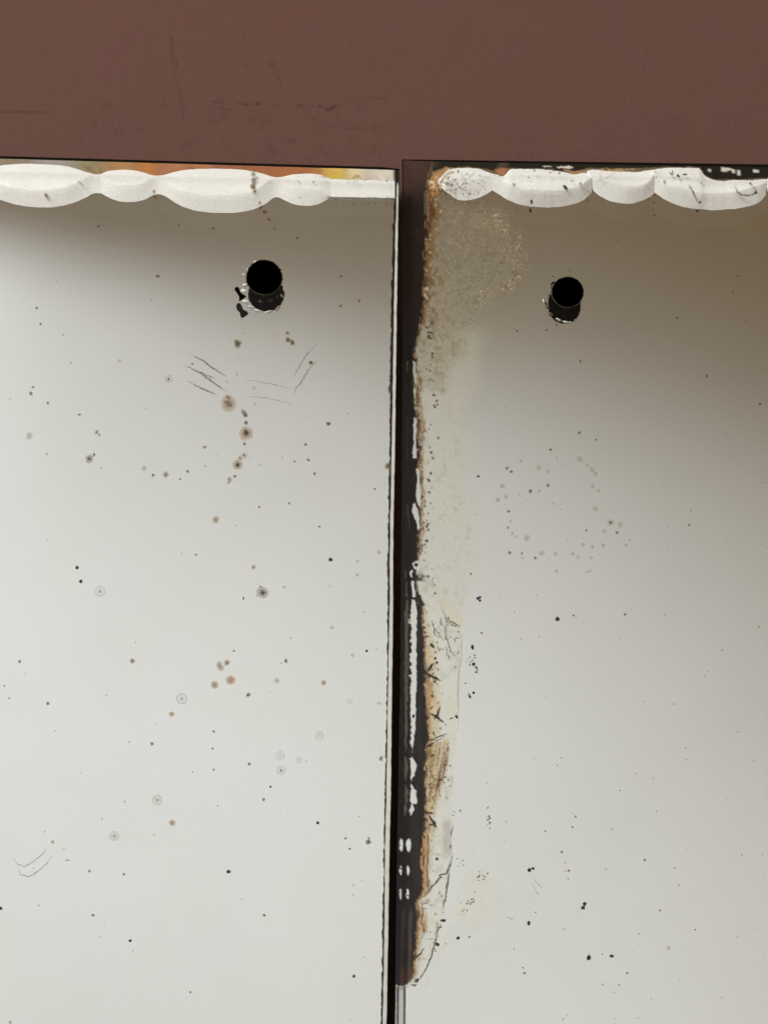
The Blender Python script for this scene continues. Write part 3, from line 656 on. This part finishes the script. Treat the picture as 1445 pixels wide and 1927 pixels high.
p.stain(.6 * np.exp(-((x - rw * .8) / 2.0) ** 2) * sst(fbm(u, v, 7, 37), .5, .68) * (v < 1850) * sst(v, 330, 340), (84, 60, 34))
# margin itself: silver gone; some brown residue streaks
mar = (1 - sst(x, -.8, .8)) * (v < 1853 + 6 * F1)
p.clear(mar)
# dark cover: thin brown residue plus painted shade of the gap behind
resid = mar * (.40 + .25 * F4 + .55 * sst(v, 1040, 1140))
p.sil = np.maximum(p.sil, np.clip(resid, 0, 1)); 
darkcol = np.clip(lin((22, 16, 13)) / .85, 0, 1)
mm_ = (mar > .02); w_ = mar[:, None]
p.col = p.col * (1 - w_) + darkcol * w_; p.a = np.maximum(p.a, mar)
# red brown streak inside the margin at the top, black along the outer side
p.stain(mar * .9 * sst(u - cb, -22, -6) * sst(v, 380, 430) * (1 - sst(v, 520, 640)) , (36, 16, 8))
gapd = u - p.col_at(UR)
p.stain(mar * .75 * (1 - sst(gapd, 2, 9)) * sst(v, 420, 640), (14, 8, 5)); p.sil = np.maximum(p.sil, mar * .9 * (1 - sst(gapd, 2, 9)) * sst(v, 420, 640))
# bright silver slivers left inside the margin, with their edge reflection painted as a dim twin
def sliver(pts, tw=True, dim=0.8, dx=-12):
    m = p.poly(pts, .9, 2.6, 8, 5)
    p.silver(m)
    if tw:
        q = [(a + dx - (a - 776) * .45, b) for a, b in pts]
        m2 = p.poly(q, 1.0, 1.8, 8, 5) * dim; p.stain(m2, (168, 160, 152)); p.sil = np.maximum(p.sil, m2)
sliver([(777, 678), (782, 680), (781, 700), (777, 698)]); sliver([(778, 700), (784, 702), (783, 722), (779, 720)], False)
sliver([(778, 785), (784, 787), (783, 820), (783, 862), (777, 864), (778, 830)], True, .35); sliver([(779, 730), (782, 731), (781, 750), (778, 748)], False)
sliver([(783, 882), (788, 880), (790, 905), (791, 930), (793, 950), (788, 952), (783, 935), (784, 905)], False)
sliver([(776, 948), (782, 947), (788, 968), (790, 990), (786, 1000), (780, 975), (776, 962)], True, .4)
sliver([(773, 1072), (777, 1073), (776, 1088), (772, 1086)]); sliver([(776, 1060), (786, 1056), (794, 1066), (788, 1074), (778, 1068)], False)
sliver([(774, 1094), (779, 1094), (781, 1122), (776, 1124)]); sliver([(776, 1128), (782, 1130), (784, 1160), (783, 1200), (783, 1260), (782, 1330), (781, 1370), (778, 1400), (775, 1418), (772, 1400), (773, 1350), (771, 1300), (771, 1250), (772, 1200), (769, 1160), (773, 1145)])
sliver([(770, 1425), (777, 1426), (783, 1440), (780, 1458), (773, 1471), (771, 1450)]); sliver([(772, 1474), (778, 1482), (784, 1492), (784, 1510), (778, 1514), (771, 1508)])
sliver([(769, 1515), (777, 1514), (780, 1525), (775, 1533), (770, 1538)])
for vv, h in ((1591, 12), (1639, 9), (1683, 10)):  # outermost oval stands in for an edge reflection
    for uu, w in ((745.5, 1.6), (755, 3.4 if h > 11 else 2.2), (769, 4.6 if h > 11 else 2.4)):
        m = p.blob(uu + (vv - 1591) * -.02, vv, w, h, .2, 1.2, 5); p.silver(m)
        p.stain(m * sst(F3, .68, .8), (70, 66, 60))
p.stain(p.blob(783, 1063, 4, 3.5, .3), (40, 40, 28)); p.stain(.95 * p.poly([(776, 1082), (800, 1078), (812, 1084), (800, 1094), (776, 1093)], 2, 4, 7, 3) * (1 - sst(u, 792, 806)) * sst(fbm(u, v, 5, 98), .38, .55), (50, 44, 34)); p.stain(.5 * p.poly([(783, 1080), (794, 1078), (796, 1086), (788, 1090)], 2, 3, 6, 3) * sst(F1, .4, .6), (122, 88, 72))
p.stain(p.poly([(784, 1120), (790, 1118), (800, 1140), (790, 1145)], 1.5, 2, 6, 3), (42, 28, 24))
# dark bites out of the long sliver and its painted reflection
vv = 1132.0
while vv < 1536:
    for uc, k in ((771.0, 1.0), (757.5, .8)):
        ub_ = uc - max(0, vv - 1400) * .012 + random.gauss(0, .7); rr = random.uniform(1.6, 3.8) * k
        b_ = p.blob(ub_, vv, rr, rr * random.uniform(.9, 2.2), .3, 1.2, 5); p.stain(b_, (30, 30, 24)); p.sil = np.maximum(p.sil, b_)
    vv += random.uniform(5, 13)
# uneven brown-violet film over the bare margin
mm2 = mar * (p.a > .6) * (p.col.sum(1) < .12)
vst = fbm(u, v / 9, 7, 111); p.stain(.55 * mm2 * sst(vst, .5, .75), (48, 40, 42)); p.stain(.6 * mm2 * sst(fbm(u, v / 6, 5, 112), .56, .78), (14, 9, 7)); p.stain(.35 * mm2 * sst(fbm(u, v, 30, 113), .5, .75), (52, 34, 26))
# vertical streaks in the lowest part of the margin
st = sst(v, 1700, 1730) * mar
for uu, w, c in ((757, 3, (112, 96, 90)), (771, 3, (112, 98, 96)), (745, 1.5, (70, 64, 62))):
    p.stain(.7 * st * np.exp(-((u - uu + (v - 1780) * .03) / w) ** 2) * (.4 + .9 * fbm(u, v / 4, 5, 13)), c)
p.stain(.75 * sst(v, 1815, 1830) * mar * (np.exp(-((u - 757) / 4) ** 2) + np.exp(-((u - 772) / 4) ** 2)), (140, 82, 52))
# sound silver below: edge reflections painted as grey and dark lines
be = sst(v, 1853, 1860)
e0 = p.col_at([(1800, 743.5), (1927, 742.5), (2700, 733)])
jit = 1.0 * (F1 - .5)
p.stain(be * .35 * (u < e0 + 17), (160, 158, 154))
p.stain(be * .96 * np.exp(-((u - e0 - 5.4 + jit) / 2.2) ** 4), (8, 7, 5)); p.stain(be * .98 * np.exp(-((u - e0 - 18.3 + jit) / 2.2) ** 4), (8, 7, 5))
# 4) top margin: blackened silver, orange traces, broken rim
TB = [(757, 340), (800, 330), (815, 322), (830, 317), (850, 314.5), (880, 313), (915, 317), (935, 322), (960, 316), (1040, 317), (1060, 322), (1078, 324), (1098, 318), (1115, 315), (1150, 318), (1200, 316), (1255, 313), (1318, 314), (1322, 326), (1340, 336), (1380, 338), (1445, 334), (2600, 340)]
tb = p.row_at(TB) + 3.5 * (F1 - .5)
top = (1 - sst(v - tb, -1, 1)) * sst(u, 806, 818)
p.stain(.98 * top, (21, 19, 12)); p.stain(.8 * top * sst(F2, .5, .7) * (u < 960), (84, 66, 52))
p.stain(.92 * p.poly([(930, 318), (945, 316), (957, 315), (952, 326), (946, 331), (938, 327)], 1.5, 2, 6), (166, 112, 82))
p.stain(.9 * p.poly([(1060, 318), (1085, 322), (1110, 316), (1102, 324), (1080, 329), (1062, 322)], 1.5, 2, 6), (170, 130, 96))
p.stain(.85 * p.poly([(1098, 322), (1140, 316), (1195, 316), (1195, 322), (1150, 325), (1110, 330)], 1.5, 2, 6) * sst(F1, .38, .6), (188, 156, 116))
for (a, b, c, d) in ((1056, 314, 8, 1.5), (1068, 314, 9, 2.2), (1362, 318, 4, 5), (1373, 318, 6, 2), (1380, 322, 3, 4), (1391, 325, 3, 5), (1422, 322, 3, 4), (1334, 320, 3, 3), (1030, 312.5, 8, 1)):
    p.silver(p.blob(a, b, c, d, .3, 2, 5)); p.stain(.9 * p.blob(a, b, c, d, .3, 2, 5), (222, 220, 212))
# corner of rust at 815-850
cor = p.poly([(806, 345), (815, 328), (835, 316), (860, 317), (852, 335), (838, 350), (822, 362), (808, 372)], 3, 5, 9, 3)
p.stain(.9 * cor * (.5 + .7 * F1), (190, 150, 104)); p.stain(.9 * cor * sst(F1, .50, .64), (176, 116, 54)); p.stain(.9 * cor * sst(F3, .6, .74), (70, 46, 24)); p.stain(.85 * cor * sst(fbm(u, v, 6, 88), .58, .7), (224, 212, 190))
p.stain(.9 * p.line([(806, 352), (808, 375), (812, 400), (806, 430)], 4, 3, 4, 9), (88, 48, 18))
p.stain(.7 * p.line([(803, 360), (803, 400)], 4, 3, 2, 9), (140, 122, 92))
# drilled hole
hr = ring_pts(1068, 549, 29.5, 28.5, -TR, 56, 0.008, 5); cR = hr.mean(0)
bc = px(np.array([[cR[0], 0, cR[2]]]))[0]
p.clear(p.blob(bc[0] - 3, bc[1], 30, 26, .04))
# column of dark dots
for i in range(60):
    uu = 806 + random.gauss(0, 7) + 12 * math.sin(i); vv = random.uniform(600, 1090)
    uu = float(np.interp(vv, [600, 650, 700, 780, 830, 900, 1000, 1090], [812, 808, 808, 818, 815, 806, 803, 800])) + random.gauss(0, 5)
    r = random.uniform(1.2, 2.9); p.stain(.95 * p.blob(uu, vv, r, r, .4), (62, 58, 44))
for i in range(70):
    vv = random.uniform(1100, 1840); uu = p_ = float(np.interp(vv, [1100, 1200, 1400, 1560, 1700, 1840], [798, 808, 815, 812, 810, 790])) + abs(random.gauss(0, 14))
    r = random.uniform(.9, 2.3); p.stain(.85 * p.blob(uu, vv, r, r * random.uniform(.6, 1.2), .4), (84, 78, 60))
for i in range(90):
    uu = random.uniform(805, 980); vv = random.uniform(380, 640)
    if uu - 800 > 190 - .8 * max(0, vv - 500): continue
    p.stain(.85 * p.blob(uu, vv, r, r, .4), (72, 66, 52))
q = Paint(U, V); q.col[sel] = p.col; q.a[sel] = p.a; q.tint[sel] = p.tint; q.sil[sel] = p.sil
q.done(me)
sr = link('silver_coating', me, m_silver, mr_)

# scallops of the right mirror
scallop('scallop', mr_, 824, 926, [(824, 340), (832, 330), (842, 321), (852, 316.5), (880, 314.5), (905, 318), (926, 326)],
        [(826, 338), (845, 350), (870, 346), (890, 338), (905, 333), (915, 330), (926, 329)], [(824, 344), (834, 356), (845, 365), (860, 375), (880, 377), (900, 372), (915, 365), (926, 357)], .0005)
scallop('scallop', mr_, 926, 1113, [(926, 326), (935, 328), (948, 332), (958, 318), (975, 317), (1030, 318.5), (1060, 323), (1080, 328), (1100, 324), (1113, 328)],
        [(926, 329), (945, 336), (965, 348), (990, 355), (1030, 358), (1070, 355), (1095, 347), (1105, 339), (1113, 333)],
        [(926, 357), (940, 366), (955, 376), (975, 384), (1000, 388.5), (1030, 390), (1060, 388), (1085, 382), (1100, 375), (1113, 362)], .0015)
scallop('scallop', mr_, 1104, 1232, [(1104, 322), (1115, 318), (1150, 322), (1200, 323), (1232, 318)],
        [(1104, 326), (1120, 335), (1150, 340), (1180, 350), (1200, 350), (1217, 345), (1232, 326)],
        [(1104, 330), (1113, 356), (1125, 366), (1145, 377), (1165, 382), (1190, 382.5), (1210, 377), (1225, 368), (1232, 362)], .0015)
scallop('scallop', mr_, 1230, 1441, [(1230, 318), (1260, 315), (1318, 315.5), (1323, 328), (1340, 338), (1360, 340), (1380, 338), (1400, 339), (1425, 338), (1441, 336)],
        [(1230, 323), (1250, 345), (1275, 350), (1300, 358), (1320, 362), (1350, 363), (1380, 361), (1420, 350), (1441, 343)],
        [(1230, 361), (1250, 375), (1275, 386), (1300, 392), (1340, 395), (1380, 393), (1410, 388), (1430, 380), (1441, 366)], .0015)
scallop('scallop', mr_, 1436, 1640, [(1436, 338), (1450, 334), (1500, 324), (1560, 320), (1600, 325), (1640, 336)], [(1436, 345), (1450, 354), (1500, 362), (1570, 364), (1640, 368)], [(1436, 350), (1450, 366), (1480, 384), (1530, 396), (1580, 396), (1620, 384), (1640, 370)], .0015)
YS = -0.0018
marks(sr, [(838, 332, 10, 'O', .5, -.9), (831, 341, 8, 'b', .5, -.9), (846, 325, 9, 'O', .45, -.5), (829, 349, 6, 'O', .6, 1.0), (836, 343, 5, 'd', .5), (844, 334, 6, 'b', .4, -.8), (842, 345, 7, 'b', .6, 1.0), (853, 338, 6, 'o', .5, 1.0), (852, 324, 6, 'o', .5, -.4), (862, 322, 5, 'b', .5), (848, 357, 6, 'h', .5, .6), (908, 350, 12, 't', .6, .4), (893, 357, 12, 't', .6, .2), (872, 356, 8, 'h', .4, .4), (912, 342, 7, 't', .5, .6), (860, 345, 6, 'h', .5, 1.2),(1000, 379, 4, 'D'), (1063, 351, 6, 'D', .6, .8), (1052, 325, 4, 'd'), (1035, 324, 4, 'd', .6), (1006, 320, 4, 'd'), (967, 346, 4, 'd'), (995, 333, 4, 'd', .5, .5), (1092, 345, 5, 'd'), (1108, 360, 5, 'd', .5, .5), (1076, 340, 3, 'd'),
  (1079, 340, 4, 'g'), (883, 364, 5, 'd'), (900, 362, 6, 'd', .4, 1), (865, 352, 4, 'd'), (872, 344, 4, 'd'), (878, 327, 5, 'd', .5), (903, 330, 4, 'd', .5), (890, 340, 4, 't'), (858, 356, 4, 'd'), (850, 348, 5, 'd'),
  (1317, 380, 4, 'D', .6), (1276, 330, 5, 'D', .5, 1.0), (1288, 328, 5, 'D', .35, .1), (1262, 326, 4, 'D', .4, 1), (1412, 345, 4, 'D', .5, 1), (1422, 362, 5, 'D', .6, -.6), (1298, 352, 6, 't'), (1250, 341, 4, 'd'), (1235, 333, 3, 'd'), (1130, 335, 5, 't')], YS)
for i in range(48):
    uu = random.uniform(830, 918); vv = random.uniform(325, 372)
    disc_mark('tarnish_spot', sr, uu, vv, random.uniform(1.4, 3.2), scale_a(PROF['d'], .9), YS, random.uniform(.4, 1), random.random() * 3, .2, seg=8)
for pts, w, al in (([(1381, 345), (1387, 360), (1397, 366), (1410, 368), (1422, 363), (1421, 352), (1413, 344)], 2.2, .9), ([(1295, 345), (1306, 364), (1312, 378), (1318, 381)], 2.2, .7), ([(1264, 318), (1266, 332)], 2.2, .9), ([(1273, 328), (1280, 335)], 3, .95), ([(1285, 326), (1296, 328)], 2, .9),
    ([(1062, 348), (1066, 358)], 2.6, .9), ([(866, 322), (872, 334), (884, 350)], 1.6, .7), ([(896, 322), (884, 332), (876, 340)], 1.6, .6), ([(1308, 333), (1320, 345), (1332, 352)], 1.2, .5), ([(1215, 352), (1232, 362), (1246, 372)], 1.3, .4), ([(1120, 340), (1135, 338), (1160, 322)], 1.6, .4), ([(1330, 340), (1334, 352)], 1.2, .4)):
    ribbon('crack', sr, pts, w, YS, (62, 58, 50), al)

YM = -0.00006
marks(sr, [
 (1090, 814, 4, 'd'), (1122, 827, 3, 'd'), (1036, 846, 4, 'd'), (1048, 861, 3, 't'), (1091, 864, 8, 't'), (1105, 875, 5, 't'), (1114, 884, 7, 't'), (1121, 891, 6, 't'), (1014, 880, 7, 't'), (1031, 887, 5, 't'), (954, 881, 4, 'd'), (962, 887, 4, 'd'), (980, 867, 4, 'g'),
 (900, 896, 4, 'D', .5, 0), (945, 914, 6, 'g'), (952, 935, 6, 't'), (937, 940, 6, 'g'), (957, 962, 4, 'd'), (998, 924, 5, 'd'), (1015, 924, 5, 't'), (1031, 913, 5, 'd', .7), (1041, 947, 3, 'g'), (1120, 957, 7, 't'), (1126, 923, 5, 't'), (1115, 915, 5, 'g'),
 (1149, 983, 9, 't'), (1149, 983, 4, 'd'), (1167, 987, 8, 't'), (1161, 1002, 4, 'd'), (1137, 999, 6, 't'), (961, 981, 4, 't'), (956, 993, 3, 'd'), (964, 1004, 5, 't'), (972, 1010, 4, 't'), (991, 1012, 9, 't'), (959, 1040, 4.5, 'd'), (982, 1041, 3, 'd'), (983, 1050, 4, 't'), (1007, 1050, 4, 'd'),
 (1019, 1041, 9, 't', .7, 0), (1045, 1042, 6, 't'), (1078, 1042, 6, 't'), (1087, 1047, 6, 't', .6, 1), (1113, 1049, 6, 't', .6, -.5), (1097, 1025, 5, 'g'), (1114, 1029, 5, 'g'), (1135, 1026, 5, 'g'), (1047, 1075, 5, 't'), (1107, 1075, 7, 't', .5, -.3), (1178, 1026, 4, 'g'), (1103, 998, 3, 'd'),
 (899, 1126, 3.5, 'D'), (903, 1130, 3, 'D'), (903, 1124, 3, 'D'), (1049, 1165, 5, 'D'), (1079, 1158, 3, 'd'), (1176, 1156, 3.5, 'd'), (886, 1080, 3, 'd'),
 (866, 1526, 3, 'd'), (996, 1638, 4.5, 'D'), (1003, 1635, 3.5, 'D'), (1100, 1702, 4.5, 'D'), (1097, 1709, 4.5, 'D'), (995, 1738, 4.5, 'D'), (1108, 1803, 5.5, 'D'), (1151, 1800, 5, 'D', .7, 0), (862, 1766, 4, 'D'), (883, 1764, 3, 'd'), (987, 1832, 3.5, 'd'), (984, 1822, 2.5, 'd'), (1057, 1604, 3.5, 'd'), (1070, 1639, 3.5, 'd'), (1140, 1636, 3.5, 't'), (1213, 1619, 3.5, 'd'), (1083, 1537, 3, 'd'), (1077, 1557, 3, 'd'), (1026, 1565, 2.5, 'd'),
 (915, 1474, 3, 'g'), (957, 1727, 3, 'g'), (1060, 1750, 5, 'g', .5), (1203, 1758, 3, 'g'), (1180, 1832, 3, 'd'), (1242, 1714, 3, 'd'), (1270, 1634, 2.5, 'd'), (1308, 1750, 2.5, 'd'), (1258, 1785, 5, 'g'),
 (889, 1218, 4.5, 'D'), (891, 1250, 4, 'D'), (897, 1257, 3.5, 'D', .5, 1), (893, 1233, 3, 'd'), (896, 1265, 3.5, 'D', .5, 0), (889, 1243, 2.5, 'd'), (893, 1238, 2.5, 'd'), (884, 1311, 4.5, 'D', .6, 1), (891, 1304, 3, 'D'), (882, 1306, 2.5, 'd'), (906, 1191, 3, 'd'), (876, 1286, 2.5, 'd'),
 (1389, 519, 3.5, 'b'), (1379, 549, 3.5, 'b'), (1274, 597, 3.5, 'd'), (1092, 679, 3.5, 'd'), (1330, 707, 3.5, 'd'), (1430, 760, 3.5, 'b'), (1028, 620, 3.5, 'd'), (973, 622, 3, 'd'), (1232, 366, 4, 'b'), (1230, 380, 4, 'b'), (1228, 394, 4, 'b', .6), (1231, 404, 4, 'd', .6), (1180, 640, 3, 'g'), (1300, 960, 3, 'g'), (1297, 988, 3, 'd'), (1185, 1016, 3, 'g'), (1072, 508, 3, 'd'), (1040, 519, 3, 'd'), (1047, 611, 3, 'd'),
 (834, 1733, 6, 'D', .6, 0), (823, 1778, 4.5, 'D'), (822, 1617, 3.5, 'D'), (859, 1349, 4.5, 'D', .7, 1), (811, 1333, 3.5, 'd'), (778, 1348, 3.5, 'D'), (798, 1181, 4, 'b'), (800, 1190, 3, 'b'), (812, 1214, 3.5, 'D'), (815, 1217, 3, 'D'), (819, 1239, 3, 'D'), (822, 1247, 3, 'D'), (813, 1310, 3.5, 'D', .6, 1), (803, 1198, 5, 'b', .5, 0), (818, 1283, 4, 'b')], YM)
for i in range(120):
    disc_mark('tarnish_spot', sr, random.uniform(880, 1440), random.uniform(430, 1920), random.uniform(1.3, 2.4), scale_a(PROF[random.choice('gggd')], random.uniform(.5, .9)), YM, seg=7)
def dashes(cx, cy, n, sx, sy, rot, L=5):
    for i in range(n):
        a = cx + random.gauss(0, sx); b = cy + random.gauss(0, sy); t = rot + random.gauss(0, .5); l = random.uniform(.5, 1.2) * L
        ribbon('scratch', sr, [(a, b), (a + l * .5 * math.cos(t), b + l * .5 * math.sin(t)), (a + l * math.cos(t), b + l * math.sin(t))], random.uniform(1, 1.8), YM, (64, 64, 54), .85, wob=.3)
dashes(918, 1541, 12, 2, 9, -.5); dashes(902, 1652, 10, 5, 5, -.6, 7); dashes(884, 1698, 14, 8, 4, -.5, 5); dashes(866, 1718, 5, 6, 4, -.4, 5); dashes(866, 1632, 5, 8, 8, -.8, 6); dashes(890, 1262, 5, 4, 6, -.3, 6); dashes(880, 1245, 5, 4, 5, 0, 5)
dashes(830, 1190, 16, 8, 22, 1.1, 7); dashes(845, 1225, 8, 4, 14, 1.2, 8); dashes(815, 1105, 10, 4, 14, .6, 4); dashes(858, 1210, 6, 4, 16, 1.3, 8); dashes(840, 1480, 8, 6, 25, .1, 5); dashes(812, 1480, 16, 7, 36, 1.6, 9); dashes(806, 1770, 10, 6, 20, .4, 5); dashes(800, 1700, 12, 6, 8, .2, 4)
BK = (52, 40, 28)
for pts, w, al, c in (
  ([(807, 1341), (818, 1347), (836, 1360)], 3.4, 1, BK), ([(828, 1328), (824, 1342), (816, 1357)], 3.4, 1, BK), ([(836, 1360), (840, 1368)], 1.2, .6, BK),
  ([(797, 1262), (806, 1270), (818, 1275), (831, 1282)], 4.2, 1, BK), ([(803, 1264), (809, 1256), (816, 1247)], 3.6, 1, BK), ([(806, 1264), (812, 1252)], 3, 1, BK),
  ([(804, 1394), (818, 1391), (830, 1385), (842, 1381)], 2.4, .95, BK), ([(802, 1406), (810, 1401), (818, 1398)], 3.2, 1, BK), ([(838, 1165), (850, 1170), (862, 1177), (866, 1182)], 2.0, .9, (96, 82, 60)), ([(843, 1160), (845, 1165)], 1.6, .8, (96, 82, 60)),
  ([(800, 1530), (806, 1530), (816, 1531)], 3, 1, BK), ([(802, 1532), (810, 1540), (818, 1551), (823, 1562)], 3.2, 1, BK), ([(806, 1554), (815, 1552), (823, 1548)], 3, 1, BK), ([(808, 1424), (817, 1421)], 2.6, .9, BK), ([(834, 1463), (841, 1463)], 1.8, .9, BK), ([(843, 1405), (842, 1416)], 1.8, .9, (80, 70, 50)), ([(840, 1432), (836, 1450), (830, 1470)], 1.6, .8, (90, 76, 52)), ([(845, 1354), (853, 1350)], 1.8, .9, BK),
  ([(852, 1606), (849, 1620), (846, 1630), (843, 1638), (839, 1645), (829, 1647), (826, 1655), (822, 1661), (813, 1668), (804, 1680), (794, 1689), (788, 1692)], 2.2, .9, (76, 76, 66)),
  ([(850, 1625), (845, 1640), (843, 1662), (840, 1678), (838, 1695), (835, 1702), (834, 1716)], 2.0, .85, (84, 78, 66)), ([(830, 1736), (828, 1745), (823, 1753), (821, 1768), (816, 1784), (812, 1800), (806, 1815), (799, 1830), (790, 1844)], 2.2, .85, (92, 90, 80)), ([(826, 1732), (821, 1752), (816, 1768)], 1.5, .7, (100, 98, 90)),
  ([(852, 1555), (850, 1566), (849, 1575)], 1.8, .85, (84, 84, 74)), ([(848, 1588), (847, 1598)], 1.8, .85, (84, 84, 74)), ([(799, 1782), (792, 1795), (785, 1801), (777, 1809)], 2.4, .9, (60, 52, 40)), ([(793, 1700), (796, 1720), (792, 1735), (797, 1750), (799, 1765)], 1.8, .85, (104, 70, 40)),
  ([(779, 1849), (784, 1846), (790, 1842)], 4.4, 1, (46, 44, 32)), ([(773, 1854), (780, 1856), (784, 1853)], 3.4, .8, (88, 86, 64)),
  ([(828, 1135), (836, 1155), (840, 1172), (838, 1190), (844, 1210), (850, 1228)], 2.4, .5, (140, 138, 130)), ([(812, 1165), (816, 1180), (818, 1195), (826, 1200), (832, 1195)], 1.8, .7, (110, 108, 98)), ([(818, 1180), (828, 1196), (836, 1206)], 1.5, .6, (110, 108, 98)),
  ([(862, 1180), (868, 1200), (868, 1230), (862, 1280), (862, 1330), (861, 1380)], 1.4, .5, (158, 156, 140)), ([(1003, 1650), (1010, 1662), (1020, 1672)], 1.6, .4, (140, 140, 134)), ([(1000, 1660), (1010, 1680), (1018, 1690)], 1.5, .35, (140, 140, 134))):
    ribbon('crack', sr, pts, w, YM, c, al)

outline = [(I(UR, topR(757)), topR(757)), (2600, topR(2600)), (2600, 2500)] + [(I(UR, v_), v_) for v_ in range(2500, 320, -100)]
glass_sheet('glass_pane', mr_, outline, hr, -TR)
n = len(hr); hr2 = hr.copy(); hr2[:, 1] = 0.0; hr3 = hr.copy(); hr3[:, 1] = .003
for i in range(n):
    t = 2 * math.pi * i / n
    k = max(0, math.cos(t - 2.7)) ** 2
    hr2[i, 0] -= .0009 * k; hr2[i, 2] -= .0002 * k
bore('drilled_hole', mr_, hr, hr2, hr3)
vs2 = np.r_[np.arange(300, 2500, 10.0)]; wj = (fbm(vs2, vs2 * 0, 20, 6) - .5) * 1.0
strip('glass_edge', mr_, P(I(UR, vs2) + wj, vs2, -TR), P(I(UR, vs2) - .3, vs2, 0.0004), m_edge)
strip('glass_edge', mr_, P(I(UR, vs2) - .2 + wj, vs2, -TR - .00002), P(I(UR, vs2) + 1.8 + wj, vs2, -TR + .0001), m_edge)
ux = np.r_[np.arange(757, 2600, 12.0)]
wj = 1.2 * (fbm(ux, ux, 30, 2) - .5)
strip('glass_edge', mr_, P(ux, topR(ux) + .2, -TR - .00002), P(ux, topR(ux) + np.interp(ux, [757, 900, 1445], [2.2, 4, 5.5]) + wj, -TR + .0002), m_edge)
strip('glass_edge', mr_, P(ux, topR(ux) + .2, -TR), P(ux, topR(ux), 0.0004), m_glass)
m_gf = principled('brown_glass_flake', (.10, .085, .06), .4)
for (u_, v_, r, e, ro, m) in ((1038, 535, 4, .3, 1.5, m_bore), (1042, 531, 5, .3, -.2, m_bore), (1040, 541, 4, .3, .2, m_bore), (1031, 577, 6, .6, .6, m_gf), (1027, 570, 4, .5, 1, m_gf), (1036, 590, 5, .6, .6, m_gf), (1050, 600, 6, .25, .35, m_flake), (1066, 605, 8, .22, .1, m_flake), (1072, 606, 4, .5, 0, m_flake), (1083, 601, 4, .4, -.5, m_flake), (1091, 588, 3, .5, -1, m_flake), (1023, 567, 5, .2, 1.5, m_flake)):
    flake(u_, v_, r, -.0001, m, e, ro)

m_peel = principled('lifted_silver_flake', (.62, .60, .52), .5, noise_scale=1800, noise_amt=.25)
m_peel_b = principled('lifted_rust_flake', (.30, .19, .10), .6, noise_scale=1800, noise_amt=.35)
def lifted(u0, v0, L, W_, rot, mat):
    n, m = 7, 4; us_, vs_, ys_ = [], [], []
    for i in range(n):
        for j in range(m):
            a = (i / (n - 1) - .5) * L; w = W_ * (1 - (2 * i / (n - 1) - 1) ** 2 * .75) * (.8 + .4 * noise(np.array([i * 3.1 + u0]), np.array([v0]), 2, 5)[0])
            b = (j / (m - 1)) * w + random.gauss(0, .25)
            us_.append(u0 + a * math.cos(rot) - b * math.sin(rot)); vs_.append(v0 + a * math.sin(rot) + b * math.cos(rot))
            ys_.append(-.00008 - .00035 * (j / (m - 1)) ** 2 * W_ / 5)
    f = [(i * m + j, (i + 1) * m + j, (i + 1) * m + j + 1, i * m + j + 1) for i in range(n - 1) for j in range(m - 1)]
    link('peeling_flake', mesh('peeling_flake', P(us_, vs_, np.array(ys_)), f), mat, sr)
for a in ((846, 1632, 16, 3, 1.9, m_peel), (826, 1656, 18, 3, 2.4, m_peel), (806, 1680, 18, 3, 2.4, m_peel), (841, 1668, 18, 2.6, 1.7, m_peel), (836, 1700, 16, 2.6, 1.7, m_peel), (825, 1752, 16, 2.6, 1.9, m_peel), (815, 1790, 18, 3, 1.9, m_peel), (803, 1824, 16, 2.6, 2.1, m_peel),
          (850, 1172, 22, 3.2, .5, m_peel), (832, 1170, 16, 2.6, 1.2, m_peel), (845, 1212, 20, 2.4, 1.3, m_peel), (826, 1388, 20, 2.6, -.35, m_peel),
          (801, 420, 20, 3, 1.6, m_peel_b), (797, 480, 18, 3, 1.5, m_peel_b), (796, 545, 22, 3, 1.6, m_peel_b), (792, 600, 14, 2.6, 1.8, m_peel_b), (787, 735, 20, 3, 1.5, m_peel_b), (791, 800, 22, 3, 1.5, m_peel_b), (793, 900, 20, 2.6, 1.5, m_peel_b), (792, 980, 22, 3, 1.6, m_peel_b), (800, 1240, 16, 3, 1.5, m_peel_b), (803, 1340, 20, 3, 1.5, m_peel_b), (803, 1450, 20, 3, 1.6, m_peel_b), (798, 1620, 24, 3, 1.6, m_peel_b), (786, 1720, 16, 3, 1.6, m_peel_b), (783, 1790, 16, 3, 1.6, m_peel_b)):
    lifted(*a)
